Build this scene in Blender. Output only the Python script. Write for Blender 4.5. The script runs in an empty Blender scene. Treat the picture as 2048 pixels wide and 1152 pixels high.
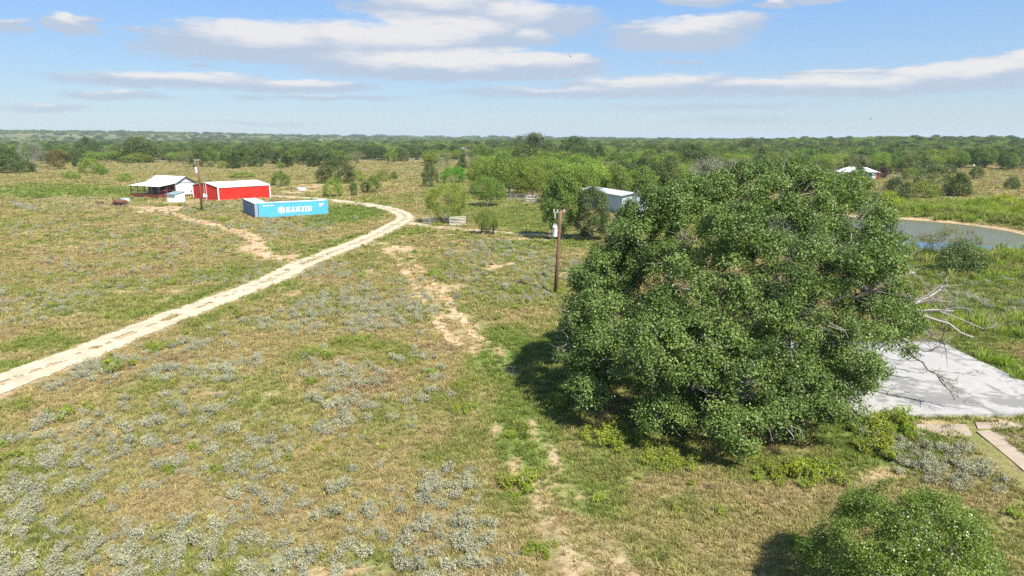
import bpy, math, random
import numpy as np
from mathutils import Vector, Matrix

# ------------------------------------------------------------------ camera, sky, sun, exposure
CAMH, FPX, PITCH = 13.8, 1365.0, math.radians(12.36)
CP, SP = math.cos(PITCH), math.sin(PITCH)
scene = bpy.context.scene
COL = scene.collection
cam_d = bpy.data.cameras.new('camera'); cam = bpy.data.objects.new('camera', cam_d); COL.objects.link(cam)
cam.location = (0, 0, CAMH); cam.rotation_euler = (math.radians(90) - PITCH, 0, 0)
cam_d.sensor_width = 36.0; cam_d.lens = 24.0; cam_d.clip_end = 40000; cam_d.clip_start = 0.1
scene.camera = cam
SUN_EL, SUN_AZ = math.radians(49), math.radians(144)          # azimuth from +Y towards +X
sunv = Vector((math.sin(SUN_AZ)*math.cos(SUN_EL), math.cos(SUN_AZ)*math.cos(SUN_EL), math.sin(SUN_EL)))
sun_d = bpy.data.lights.new('sun', 'SUN'); sun = bpy.data.objects.new('sun', sun_d); COL.objects.link(sun)
sun_d.energy = 5.0; sun_d.angle = math.radians(0.53); sun_d.color = (1.0, 0.95, 0.86)
sun.rotation_euler = (-sunv).to_track_quat('-Z', 'Y').to_euler(); sun.location = (60, -80, 120)
vs = scene.view_settings
vs.view_transform = 'Standard'; vs.look = 'None'; vs.gamma = 1.0; vs.exposure = 1.06; vs.use_curve_mapping = False
scene.cycles.max_bounces = 6; scene.cycles.transparent_max_bounces = 6; scene.cycles.volume_bounces = 0
scene.cycles.use_denoising = False
SKY_STRENGTH = 0.056

def ray(px, py):
    x, u = px - 1024.0, 576.0 - py
    return x, FPX*CP + u*SP, -FPX*SP + u*CP
def g(px, py, z=0.0):
    """a point of the photograph (2048 wide) -> the point of the level z it lies on"""
    x, y, dz = ray(px, py); t = (CAMH - z)/-dz
    return np.array([x*t, y*t])
def at_dist(px, py, Y):
    x, y, z = ray(px, py); t = Y/y
    return np.array([x*t, Y, CAMH + z*t])
def hgt(py, Y):
    """height of the picture row py above ground at distance Y"""
    return at_dist(1024, py, Y)[2]
def proj(x, y, z=0.0):
    zc = y*CP + (CAMH - z)*SP
    return 1024 + FPX*x/zc, 576 - FPX*(y*SP - (CAMH - z)*CP)/zc
def mpp(px, py):
    p = g(px, py); return (p[1]*CP + CAMH*SP)/FPX

class NT:
    """small helper to write node trees"""
    def __init__(s, tree): s.t = tree; tree.nodes.clear()
    def n(s, typ, **kw):
        nd = s.t.nodes.new(typ); ins = kw.pop('ins', {})
        for k, v in kw.items(): setattr(nd, k, v)
        for k, v in ins.items(): s.put(nd, k, v)
        return nd
    def put(s, nd, k, v):
        sock = nd.inputs[k]
        if isinstance(v, bpy.types.NodeSocket): s.t.links.new(v, sock)
        elif isinstance(v, bpy.types.Node): s.t.links.new(v.outputs[0], sock)
        else:
            if sock.type == 'RGBA' and len(v) == 3: v = (*v, 1)
            sock.default_value = v
    def math(s, op, a, b=0.0, clamp=False):
        nd = s.n('ShaderNodeMath', operation=op, use_clamp=clamp); s.put(nd, 0, a); s.put(nd, 1, b); return nd.outputs[0]
    def mix(s, f, a, b):
        nd = s.n('ShaderNodeMix', data_type='RGBA'); s.put(nd, 0, f); s.put(nd, 6, a); s.put(nd, 7, b); return nd.outputs[2]
    def mul(s, a, b):
        nd = s.n('ShaderNodeMix', data_type='RGBA', blend_type='MULTIPLY'); s.put(nd, 0, 1.0); s.put(nd, 6, a); s.put(nd, 7, b); return nd.outputs[2]
    def ramp(s, v, lo, hi, a=0.0, b=1.0, smooth=True):
        nd = s.n('ShaderNodeMapRange', interpolation_type='SMOOTHSTEP' if smooth else 'LINEAR')
        s.put(nd, 0, v); s.put(nd, 1, lo); s.put(nd, 2, hi); s.put(nd, 3, a); s.put(nd, 4, b); return nd.outputs[0]
    def noise(s, vec, scale, detail=4, rough=0.55, dist=0.0):
        nd = s.n('ShaderNodeTexNoise'); s.put(nd, 'Scale', scale); s.put(nd, 'Detail', detail)
        s.put(nd, 'Roughness', rough); s.put(nd, 'Distortion', dist)
        if vec is not None: s.put(nd, 'Vector', vec)
        return nd.outputs[0]
    def attr(s, name, typ='GEOMETRY'):
        return s.n('ShaderNodeAttribute', attribute_name=name, attribute_type=typ)

# --- the sky: Nishita with thin flat cumulus bands, laid out by compass bearing and elevation
world = bpy.data.worlds.new('World'); scene.world = world; world.use_nodes = True
w = NT(world.node_tree)
sky = w.n('ShaderNodeTexSky', sky_type='NISHITA'); sky.sun_disc = False
sky.sun_elevation = SUN_EL; sky.sun_rotation = SUN_AZ; sky.air_density = 1.0; sky.dust_density = 0.35; sky.ozone_density = 2.2
gen = w.n('ShaderNodeTexCoord').outputs['Generated']
sep = w.n('ShaderNodeSeparateXYZ', ins={0: gen})
az = w.math('ARCTAN2', sep.outputs[0], sep.outputs[1])
hor = w.math('SQRT', w.math('ADD', w.math('POWER', sep.outputs[0], 2.0), w.math('POWER', sep.outputs[1], 2.0)))
el = w.math('DIVIDE', sep.outputs[2], w.math('MAXIMUM', hor, 0.001))
V = w.n('ShaderNodeCombineXYZ', ins={0: az, 1: el}).outputs[0]
Vs = w.n('ShaderNodeVectorMath', operation='MULTIPLY', ins={0: V, 1: (9.0, 34.0, 1.0)}).outputs[0]
wn = w.n('ShaderNodeTexNoise', ins={'Vector': Vs, 'Scale': 1.0, 'Detail': 5.0, 'Roughness': 0.6})
wv = w.n('ShaderNodeVectorMath', operation='SUBTRACT', ins={0: wn.outputs['Color'], 1: (0.5, 0.5, 0.5)}).outputs[0]
wv = w.n('ShaderNodeVectorMath', operation='MULTIPLY', ins={0: wv, 1: (0.16, 0.024, 0.0)}).outputs[0]
VW = w.n('ShaderNodeVectorMath', operation='ADD', ins={0: V, 1: wv}).outputs[0]
fine = w.noise(Vs, 2.6, 6, 0.62)
CLOUDS = [  # centre and half size as seen, strength
    (520, 88, 235, 46, 1), (760, 92, 330, 52, 1), (880, 78, 220, 38, 1), (900, 135, 340, 30, 1), (1060, 134, 190, 28, 1),
    (860, 18, 190, 40, .9), (1050, 42, 210, 36, .85), (960, 0, 160, 24, .8), (1370, 68, 190, 38, .95), (1440, 48, 110, 28, .8),
    (140, 46, 72, 24, 1), (20, 48, 60, 16, .6), (340, 160, 260, 19, .9), (600, 171, 170, 16, .85), (240, 189, 105, 15, .75), (60, 214, 130, 14, .65),
    (1300, 172, 270, 24, .85), (1620, 176, 420, 22, .9), (1900, 155, 230, 30, 1), (2030, 128, 130, 28, 1), (1120, 186, 330, 14, .6), (1700, 146, 260, 12, .7),
    (1400, -2, 120, 15, .9), (1536, 8, 44, 12, .8), (1640, -2, 90, 12, .9), (280, 60, 40, 10, .5), (1345, 122, 40, 7, .45), (650, 195, 230, 10, .5),
    (400, 130, 40, 7, .4), (500, 245, 160, 8, .35), (1500, 240, 260, 12, .35), (1400, 215, 320, 12, .4), (1070, 78, 60, 20, .7)]
def angles(px, py):
    x, y, z = ray(px, py); return math.atan2(x, y), z/math.hypot(x, y)
dens = lit = None
for cx, cy, hw, hh, st in CLOUDS:
    a0, e0 = angles(cx, cy); a1, _ = angles(cx + hw, cy); _, e1 = angles(cx, cy - hh)
    ra, re = abs(a1 - a0)*1.12, abs(e1 - e0)*1.15
    for k in (0, 1):
        dy = 0.0 if k == 0 else 0.55*re
        m = w.n('ShaderNodeMapping', vector_type='TEXTURE', ins={'Vector': VW, 'Location': (a0, e0 + dy, 0), 'Scale': (ra, re, 1)})
        gr = w.n('ShaderNodeTexGradient', gradient_type='SPHERICAL', ins={0: m})
        v = w.math('MULTIPLY', gr.outputs[1], st)
        if k == 0: dens = v if dens is None else w.math('MAXIMUM', dens, v)
        else: lit = v if lit is None else w.math('MAXIMUM', lit, v)
# the same kind of cloud goes on over the rest of the sky
outm = w.ramp(el, 0.21, 0.40)
outm2 = w.ramp(w.math('ABSOLUTE', az), 0.78, 1.1)
gcl = w.noise(w.n('ShaderNodeVectorMath', operation='MULTIPLY', ins={0: gen, 1: (3.0, 3.0, 9.0)}).outputs[0], 1.2, 5, 0.55)
gcl = w.math('MULTIPLY', w.ramp(gcl, 0.5, 0.72), w.math('MAXIMUM', outm, w.math('MULTIPLY', outm2, w.ramp(el, 0.03, 0.1))))
dens = w.math('MAXIMUM', dens, w.math('MULTIPLY', gcl, 0.5)); lit = w.math('MAXIMUM', lit, w.math('MULTIPLY', gcl, 0.5))
dn = w.math('ADD', dens, w.math('MULTIPLY', w.math('SUBTRACT', fine, 0.5), 0.62))
alpha = w.ramp(dn, 0.02, 0.40)
alpha = w.math('MULTIPLY', alpha, w.ramp(dens, 0.01, 0.14))
ln = w.math('ADD', lit, w.math('MULTIPLY', w.math('SUBTRACT', fine, 0.5), 0.5))
litf = w.ramp(ln, 0.24, 0.74)
hs = w.n('ShaderNodeHueSaturation', ins={'Saturation': 1.30, 'Value': 1.0, 'Color': sky.outputs[0]})
grad = w.mix(w.ramp(el, 0.01, 0.19, 0, 1, False), (5.0, 6.15, 6.9), (2.9, 5.1, 8.8))
skyc = w.mix(0.68, w.mul(hs.outputs[0], (0.86, 0.96, 1.10)), grad)
GREY, WHITE = (4.4, 5.1, 6.2), (7.7, 7.4, 7.2)
ccol = w.mix(litf, GREY, WHITE)
hz = w.ramp(el, 0.0, 0.10)                                   # low bands melt into the pale air near the horizon
alpha = w.math('MULTIPLY', alpha, w.ramp(el, -0.01, 0.09, 0.45, 0.88))
col = w.mix(alpha, skyc, ccol)
bg = w.n('ShaderNodeBackground', ins={'Color': col, 'Strength': SKY_STRENGTH})
w.n('ShaderNodeOutputWorld', ins={0: bg})
world.cycles.sampling_method = 'MANUAL'; world.cycles.sample_map_resolution = 512

# ------------------------------------------------------------------ helpers: numbers, meshes, things
RNG = np.random.default_rng(7)
def _hash(ix, iy, seed):
    h = (ix.astype(np.int64)*374761393 + iy.astype(np.int64)*668265263 + seed*1442695041) & 0xFFFFFFFF
    h = ((h ^ (h >> 13))*1274126177) & 0xFFFFFFFF
    return ((h ^ (h >> 16)) & 0xFFFF)/65535.0
def vnoise(x, y, sc, seed=0, octv=3):
    x = np.asarray(x, float)/sc; y = np.asarray(y, float)/sc; out = 0; amp = 0.5; tot = 0
    for o in range(octv):
        ix, iy = np.floor(x), np.floor(y); fx, fy = x - ix, y - iy
        fx = fx*fx*(3 - 2*fx); fy = fy*fy*(3 - 2*fy)
        a = _hash(ix, iy, seed + o); b = _hash(ix + 1, iy, seed + o); c = _hash(ix, iy + 1, seed + o); d = _hash(ix + 1, iy + 1, seed + o)
        out = out + amp*((a*(1 - fx) + b*fx)*(1 - fy) + (c*(1 - fx) + d*fx)*fy); tot += amp; amp *= 0.55; x = x*2.03 + 7.1; y = y*2.03 + 3.7
    return out/tot
def sstep(a, b, v):
    t = np.clip((v - a)/(b - a), 0, 1); return t*t*(3 - 2*t)

class MB:
    """collects geometry of ONE mesh"""
    def __init__(s): s.v = []; s.f = []; s.n = 0
    def add(s, verts, faces):
        verts = np.asarray(verts, float).reshape(-1, 3); s.v.append(verts)
        for fc in faces: s.f.append([i + s.n for i in fc])
        s.n += len(verts)
    def box(s, x0, x1, y0, y1, z0, z1):
        s.add([(x0,y0,z0),(x1,y0,z0),(x1,y1,z0),(x0,y1,z0),(x0,y0,z1),(x1,y0,z1),(x1,y1,z1),(x0,y1,z1)],
              [(0,3,2,1),(4,5,6,7),(0,1,5,4),(1,2,6,5),(2,3,7,6),(3,0,4,7)])
    def bar(s, a, b, wx, wz=None):
        a, b = Vector(a), Vector(b); d = (b - a).normalized(); wz = wz or wx
        up = Vector((0,0,1)) if abs(d.z) < .9 else Vector((1,0,0))
        r = d.cross(up).normalized()*wx/2; u = r.cross(d).normalized()*wz/2
        s.add([a-r-u, a+r-u, a+r+u, a-r+u, b-r-u, b+r-u, b+r+u, b-r+u], [(0,1,2,3),(7,6,5,4),(0,4,5,1),(1,5,6,2),(2,6,7,3),(3,7,4,0)])
    def tube(s, pts, rad, sides=6, cap=True):
        pts = np.asarray(pts, float); n = len(pts); rad = np.broadcast_to(np.asarray(rad, float), (n,))
        t = np.gradient(pts, axis=0); t /= np.linalg.norm(t, axis=1, keepdims=True) + 1e-9
        ref = np.array([0.0, 0, 1]) if abs(t[0, 2]) < .8 else np.array([1.0, 0, 0])
        vv = []
        for i in range(n):
            r = np.cross(t[i], ref); r /= np.linalg.norm(r) + 1e-9; u = np.cross(r, t[i]); ref = u if abs(np.dot(u, t[min(i+1, n-1)])) < .95 else ref
            for k in range(sides):
                an = 2*math.pi*k/sides; vv.append(pts[i] + rad[i]*(math.cos(an)*r + math.sin(an)*u))
        fs = [(i*sides + k, i*sides + (k+1) % sides, (i+1)*sides + (k+1) % sides, (i+1)*sides + k) for i in range(n-1) for k in range(sides)]
        if cap: fs += [tuple(range(sides))[::-1], tuple((n-1)*sides + k for k in range(sides))]
        s.add(vv, fs)
    def lathe(s, prof, c=(0,0,0), sides=14):
        vv = []; m = len(prof)
        for r, z in prof:
            for k in range(sides):
                an = 2*math.pi*k/sides; vv.append((c[0] + r*math.cos(an), c[1] + r*math.sin(an), c[2] + z))
        fs = [(i*sides + k, i*sides + (k+1) % sides, (i+1)*sides + (k+1) % sides, (i+1)*sides + k) for i in range(m-1) for k in range(sides)]
        fs += [tuple(range(sides))[::-1], tuple((m-1)*sides + k for k in range(sides))]
        s.add(vv, fs)
    def mesh(s, name):
        me = bpy.data.meshes.new(name); me.from_pydata(np.concatenate(s.v).tolist(), [], s.f); me.update(); return me
    def build(s, name, mat, parent=None, smooth=False):
        me = s.mesh(name); me.materials.append(mat)
        if smooth: me.polygons.foreach_set('use_smooth', [True]*len(me.polygons))
        return link(name, me, parent)
def fast_mesh(name, verts, faces):
    """numpy arrays, all faces with the same number of corners"""
    me = bpy.data.meshes.new(name); verts = np.asarray(verts, np.float32); faces = np.asarray(faces, np.int32)
    k = faces.shape[1]; me.vertices.add(len(verts)); me.vertices.foreach_set('co', verts.ravel())
    me.loops.add(faces.size); me.loops.foreach_set('vertex_index', faces.ravel())
    me.polygons.add(len(faces)); me.polygons.foreach_set('loop_start', np.arange(0, faces.size, k, dtype=np.int32))
    me.update(calc_edges=True); return me
def fattr(me, name, vals, typ='FLOAT'):
    a = me.attributes.new(name, typ, 'POINT')
    a.data.foreach_set('vector' if typ == 'FLOAT_VECTOR' else 'value', np.asarray(vals, np.int32 if typ == 'INT' else np.float32).ravel())
def link(name, data, parent=None, loc=None, rz=0.0):
    o = bpy.data.objects.new(name, data); COL.objects.link(o)
    if parent is not None: o.parent = parent
    if loc is not None: o.location = loc
    if rz: o.rotation_euler = (0, 0, rz)
    return o
def tag(o, label=None, cat=None, group=None, kind=None):
    if label: o['label'] = label
    if cat: o['category'] = cat
    if group: o['group'] = group
    if kind: o['kind'] = kind
    return o
def thing(name, label, cat, loc=(0,0,0), rz=0.0, group=None):
    return tag(link(name, None, None, loc, rz), label, cat, group)

# ------------------------------------------------------------------ materials
def material(name):
    m = bpy.data.materials.new(name); m.use_nodes = True; return m, NT(m.node_tree)
def out(t, sh, disp=None):
    o = t.n('ShaderNodeOutputMaterial'); t.t.links.new(sh.outputs[0] if isinstance(sh, bpy.types.Node) else sh, o.inputs[0])
def pos(t): return t.n('ShaderNodeNewGeometry').outputs['Position']
def obc(t): return t.n('ShaderNodeTexCoord').outputs['Object']
def plain(name, color, rough=0.6, metal=0.0, var=0.25, scale=2.0, dirt=None, dirt_amt=0.5, spec=0.5, bump=0.0):
    """paint, metal, wood: a base colour with large and small wear"""
    m, t = material(name); c = obc(t)
    n1 = t.noise(c, scale, 6, 0.65); n2 = t.noise(c, scale*7, 4, 0.6)
    dark = tuple(x*(1 - var) for x in color); light = tuple(min(1, x*(1 + var*0.6)) for x in color)
    cc = t.mix(t.ramp(n1, 0.3, 0.7), dark, light)
    if dirt: cc = t.mix(t.math('MULTIPLY', t.ramp(t.math('ADD', n1, t.math('MULTIPLY', n2, 0.5)), 0.78, 1.0), dirt_amt), cc, dirt)
    b = t.n('ShaderNodeBsdfPrincipled', ins={'Base Color': cc, 'Roughness': rough, 'Metallic': metal, 'Specular IOR Level': spec})
    if bump:
        bp = t.n('ShaderNodeBump', ins={'Strength': bump, 'Distance': 0.02, 'Height': n2}); t.put(b, 'Normal', bp)
    out(t, b); return m
def leafmat(name, dark, light, trans=0.3, gloss=0.35, rough=0.42, hue=0.03, val=0.25):
    m, t = material(name)
    a = t.attr('tint').outputs['Fac']
    c = t.mix(a, dark, light)
    rnd = t.n('ShaderNodeObjectInfo').outputs['Random']
    h = t.n('ShaderNodeHueSaturation', ins={'Hue': t.ramp(rnd, 0, 1, 0.5 - hue, 0.5 + hue, False), 'Value': t.ramp(t.math('FRACT', t.math('MULTIPLY', rnd, 7.31)), 0, 1, 1 - val, 1 + val, False), 'Color': c})
    b = t.n('ShaderNodeBsdfPrincipled', ins={'Base Color': h.outputs[0], 'Roughness': rough, 'Specular IOR Level': gloss})
    tr = t.n('ShaderNodeBsdfTranslucent', ins={'Color': t.mul(h.outputs[0], (1.25, 1.35, 0.6))})
    out(t, t.n('ShaderNodeMixShader', ins={0: trans, 1: b.outputs[0], 2: tr.outputs[0]})); return m
def barkmat(name, a, b_):
    m, t = material(name); c = obc(t)
    n = t.noise(t.n('ShaderNodeVectorMath', operation='MULTIPLY', ins={0: c, 1: (6, 6, 1.5)}).outputs[0], 2.0, 6, 0.7)
    p = t.n('ShaderNodeBsdfPrincipled', ins={'Base Color': t.mix(t.ramp(n, .3, .7), a, b_), 'Roughness': 0.9, 'Specular IOR Level': 0.2})
    t.put(p, 'Normal', t.n('ShaderNodeBump', ins={'Strength': 0.6, 'Distance': 0.03, 'Height': n})); out(t, p); return m
def tuftmat(name, dry, green, lush, trans=0.25):
    """blades: 'tint' of the tuft runs dry -> green -> lush"""
    m, t = material(name)
    ti = t.attr('tint', 'INSTANCER').outputs['Fac']
    rnd = t.n('ShaderNodeObjectInfo').outputs['Random']; bl = t.attr('blade').outputs['Fac']
    v = t.math('ADD', ti, t.math('MULTIPLY', t.math('SUBTRACT', rnd, 0.5), 0.5))
    v = t.math('ADD', v, t.math('MULTIPLY', t.math('SUBTRACT', bl, 0.5), 0.35))
    c = t.mix(t.ramp(v, 0.15, 0.55), dry, green); c = t.mix(t.ramp(v, 0.55, 1.0), c, lush); c = t.mix(t.ramp(v, -0.32, 0.02), (0.240, 0.165, 0.090), c)
    h = t.n('ShaderNodeHueSaturation', ins={'Value': t.ramp(t.math('FRACT', t.math('MULTIPLY', rnd, 5.77)), 0, 1, 0.65, 1.3, False), 'Color': c})
    b = t.n('ShaderNodeBsdfPrincipled', ins={'Base Color': h.outputs[0], 'Roughness': 0.7, 'Specular IOR Level': 0.2})
    tr = t.n('ShaderNodeBsdfTranslucent', ins={'Color': h.outputs[0]})
    out(t, t.n('ShaderNodeMixShader', ins={0: trans, 1: b.outputs[0], 2: tr.outputs[0]})); return m

M = {}
M['oak_leaf'] = leafmat('live_oak_leaf', (0.046, 0.082, 0.016), (0.190, 0.255, 0.060), 0.24, 0.32, 0.48, 0.012, 0.12)
M['dark_leaf'] = leafmat('dark_oak_leaf', (0.048, 0.074, 0.018), (0.115, 0.155, 0.040), 0.18, 0.3, 0.5, 0.02, 0.22)
M['mid_leaf'] = leafmat('elm_leaf', (0.070, 0.118, 0.020), (0.150, 0.215, 0.040), 0.22, 0.3, 0.5, 0.025, 0.22)
M['yellow_leaf'] = leafmat('mesquite_leaf', (0.115, 0.165, 0.026), (0.235, 0.300, 0.050), 0.26, 0.2, 0.55, 0.02, 0.2)
M['pale_leaf'] = leafmat('pale_mesquite_leaf', (0.13, 0.138, 0.058), (0.245, 0.25, 0.118), 0.34, 0.2, 0.55, 0.015, 0.18)
M['cedar_leaf'] = leafmat('cedar_leaf', (0.042, 0.068, 0.016), (0.085, 0.118, 0.030), 0.15, 0.15, 0.6, 0.02, 0.2)
M['emerald_leaf'] = leafmat('emerald_leaf', (0.060, 0.175, 0.010), (0.130, 0.300, 0.022), 0.34, 0.25, 0.5, 0.005, 0.05)
M['lime_leaf'] = leafmat('lime_weed_leaf', (0.155, 0.205, 0.015), (0.32, 0.37, 0.038), 0.36, 0.2, 0.55, 0.02, 0.15)
M['grey_leaf'] = leafmat('grey_twig_leaf', (0.17, 0.175, 0.125), (0.27, 0.27, 0.20), 0.2, 0.2, 0.6, 0.01, 0.12)
M['rust_leaf'] = leafmat('rust_leaf', (0.085, 0.065, 0.02), (0.17, 0.12, 0.04), 0.3, 0.2, 0.5, 0.01, 0.1)
M['plum_leaf'] = leafmat('plum_leaf', (0.04, 0.018, 0.02), (0.08, 0.035, 0.035), 0.2, 0.3, 0.45, 0.01, 0.1)
M['silver_leaf'] = leafmat('silver_croton_leaf', (0.20, 0.205, 0.115), (0.47, 0.46, 0.31), 0.22, 0.25, 0.6, 0.015, 0.18)
M['bark'] = barkmat('oak_bark', (0.13, 0.115, 0.10), (0.30, 0.28, 0.25))
M['dead_wood'] = barkmat('bleached_dead_wood', (0.15, 0.135, 0.115), (0.34, 0.315, 0.28))
M['grey_twig'] = barkmat('grey_twig', (0.18, 0.165, 0.145), (0.33, 0.31, 0.28))
M['tuft'] = tuftmat('field_grass_blade', (0.385, 0.300, 0.135), (0.250, 0.250, 0.070), (0.145, 0.205, 0.036))
M['lush'] = tuftmat('tall_weed_blade', (0.30, 0.28, 0.10), (0.26, 0.30, 0.060), (0.23, 0.335, 0.032), 0.32)
M['red'] = plain('red_barn_paint', (0.46, 0.018, 0.010), 0.5, 0, 0.14, 0.35, (0.35, 0.05, 0.03), 0.25)
M['white'] = plain('white_paint', (0.70, 0.70, 0.69), 0.5, 0, 0.08, 0.4, (0.5, 0.47, 0.42), 0.35)
M['roof_white'] = plain('white_metal_roof', (0.66, 0.66, 0.65), 0.45, 0, 0.08, 0.3, (0.55, 0.5, 0.45), 0.3)
M['roof_blue'] = plain('grey_blue_roof', (0.20, 0.27, 0.30), 0.5, 0, 0.12, 0.6)
M['siding_shade'] = plain('porch_shade_siding', (0.13, 0.135, 0.15), 0.7, 0, 0.15, 0.5)  # siding under the porch, its shade painted in as a darker colour
M['tub'] = plain('pale_plastic', (0.42, 0.47, 0.48), 0.5)
M['siding'] = plain('white_siding', (0.60, 0.61, 0.64), 0.6, 0, 0.07, 0.3, (0.5, 0.5, 0.5), 0.3)
M['trim_dark'] = plain('dark_trim', (0.06, 0.06, 0.07), 0.6)
M['deck'] = plain('dark_red_deck_wood', (0.17, 0.032, 0.022), 0.75, 0, 0.3, 1.5)
M['post_dark'] = plain('dark_brown_post', (0.045, 0.026, 0.022), 0.8, 0, 0.3, 1.5)
M['glass'] = plain('window_glass', (0.03, 0.04, 0.05), 0.08, 0, 0.1, 1, spec=0.8)
M['cont_blue'] = plain('container_light_blue', (0.075, 0.36, 0.53), 0.5, 0, 0.10, 0.5, (0.10, 0.24, 0.33), 0.5)
M['cont_grey'] = plain('container_grey_blue', (0.21, 0.27, 0.36), 0.6, 0, 0.18, 0.5, (0.26, 0.13, 0.07), 0.5)
M['cont_roof'] = plain('container_roof', (0.66, 0.66, 0.65), 0.5, 0, 0.14, 0.5, (0.3, 0.2, 0.14), 0.6)
M['rust'] = plain('rusty_iron', (0.13, 0.055, 0.03), 0.85, 0.2, 0.4, 3.0, (0.05, 0.03, 0.025), 0.6)
M['black'] = plain('black_iron', (0.025, 0.022, 0.022), 0.6, 0, 0.3, 3)
M['galv'] = plain('galvanised_metal', (0.46, 0.53, 0.60), 0.42, 0.35, 0.10, 0.5, (0.3, 0.3, 0.3), 0.3)
M['galv_roof'] = plain('galvanised_roof', (0.50, 0.53, 0.56), 0.4, 0.2, 0.10, 0.4, (0.36, 0.32, 0.28), 0.4)
M['pipe'] = plain('grey_pipe', (0.42, 0.42, 0.41), 0.5, 0.4, 0.15, 2)
M['pole'] = plain('creosote_pole', (0.15, 0.072, 0.045), 0.85, 0, 0.35, 1.2, bump=0.3)
M['pole_grey'] = plain('weathered_wood', (0.26, 0.22, 0.18), 0.9, 0, 0.3, 2.0, bump=0.3)
M['steel_white'] = plain('transformer_paint', (0.66, 0.68, 0.69), 0.4, 0, 0.06, 2)
M['porcelain'] = plain('insulator_porcelain', (0.55, 0.56, 0.56), 0.25, 0, 0.05, 4)
M['lettering'] = plain('white_lettering', (0.82, 0.83, 0.83), 0.55, 0, 0.08, 1.2)
M['feather'] = plain('black_feather', (0.012, 0.011, 0.011), 0.7)
M['concrete_grey'] = plain('grey_concrete', (0.42, 0.42, 0.42), 0.9, 0, 0.2, 1.5, (0.25, 0.22, 0.2), 0.5)

# ------------------------------------------------------------------ the land: heights and what grows where
POND = np.array([56.5, 106.0]); POND_R = 19.8
def ground_z(x, y):
    x = np.asarray(x, float); y = np.asarray(y, float)
    d = np.hypot(x, y - 30)
    z = (vnoise(x, y, 26, 3) - 0.5)*0.35*sstep(15, 60, d) + (vnoise(x, y, 3.1, 5, 2) - 0.5)*0.10
    z = z + (vnoise(x, y, 420, 11) - 0.5)*7*sstep(330, 1000, d)
    z = z + 46*np.exp(-(((x + 2300)/1500)**2 + ((y - 3300)/900)**2)) + 20*np.exp(-(((x + 300)/1300)**2 + ((y - 4300)/700)**2))
    z = z + 9.5*np.exp(-(((x - 640)/330)**2 + ((y - 1050)/330)**2)) + 8*np.exp(-(((x - 300)/500)**2 + ((y - 2300)/400)**2))
    pr = np.hypot(x - POND[0], y - POND[1])*(1 + 0.05*(vnoise(x, y, 7, 21) - .5))
    z = z*sstep(POND_R + 2, POND_R + 12, pr) - 1.3*(1 - sstep(POND_R - 4, POND_R + 2.5, pr))
    z = z + 1.1*np.exp(-((pr - POND_R - 7)/3.0)**2)*sstep(-0.15, 0.35, (y - POND[1])/POND_R + 0.25*(x - POND[0])/POND_R)
    return z
def gz(x, y): return float(ground_z(np.array([x]), np.array([y]))[0])
def g3(px, py):
    p = g(px, py); return (float(p[0]), float(p[1]), gz(p[0], p[1]))
def poly(pts): return np.array([g(*p) for p in pts])
def smooth_line(P, step):
    """Catmull-Rom through P, resampled about every `step` metres"""
    P = np.asarray(P, float); Q = np.vstack([2*P[0] - P[1], P, 2*P[-1] - P[-2]]); o = []
    for i in range(1, len(Q) - 2):
        n = max(2, int(np.linalg.norm(Q[i+1] - Q[i])/step)); t = np.linspace(0, 1, n, endpoint=False)[:, None]
        o.append(0.5*(2*Q[i] + (Q[i+1] - Q[i-1])*t + (2*Q[i-1] - 5*Q[i] + 4*Q[i+1] - Q[i+2])*t**2 + (3*Q[i] - Q[i-1] - 3*Q[i+1] + Q[i+2])*t**3))
    o.append(Q[-2:-1]); R = np.vstack(o)
    L = np.r_[0, np.cumsum(np.linalg.norm(np.diff(R, axis=0), axis=1))]; s = np.arange(0, L[-1], step)
    return np.c_[np.interp(s, L, R[:, 0]), np.interp(s, L, R[:, 1])]
def line_dist(x, y, L):
    x = np.asarray(x, float); y = np.asarray(y, float); d = np.full(x.shape, 1e9); L = L[::max(1, len(L)//160)]
    for a, b in zip(L[:-1], L[1:]):
        ab = b - a; t = np.clip(((x - a[0])*ab[0] + (y - a[1])*ab[1])/(ab @ ab + 1e-9), 0, 1)
        d = np.minimum(d, np.hypot(x - a[0] - t*ab[0], y - a[1] - t*ab[1]))
    return d
ROAD = smooth_line(poly([(-260, 884), (-110, 818), (0, 771), (103, 731), (154, 713), (257, 670), (360, 629), (462, 591), (540, 560), (605, 529), (662, 507), (714, 487), (762, 466), (797, 447), (812, 436), (800, 426), (766, 415), (714, 407), (636, 398), (560, 393), (520, 391)]), 0.2)
BRANCH = smooth_line(poly([(800, 445), (845, 452), (890, 457), (935, 461), (990, 465), (1040, 468), (1100, 472)]), 0.2)
TRACK = smooth_line(poly([(742, 487), (785, 500), (812, 520), (832, 548), (862, 590), (893, 636), (925, 672), (950, 690)]), 0.2)
YARD = smooth_line(poly([(262, 414), (300, 416), (345, 428), (400, 444), (458, 458), (500, 474), (512, 492), (528, 510), (570, 520), (600, 526)]), 0.2)
MOWN = smooth_line(poly([(930, 650), (975, 700), (1000, 780), (1030, 850), (1075, 930), (1130, 1020), (1200, 1152), (1260, 1300)]), 0.5)
_t = np.gradient(MOWN, axis=0); _t /= np.linalg.norm(_t, axis=1, keepdims=True); MOWN_L, MOWN_R = MOWN + np.c_[-_t[:, 1], _t[:, 0]]*.85, MOWN - np.c_[-_t[:, 1], _t[:, 0]]*.85
SLAB = (17.6, 29.4, 32.4, 45.0)
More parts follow.
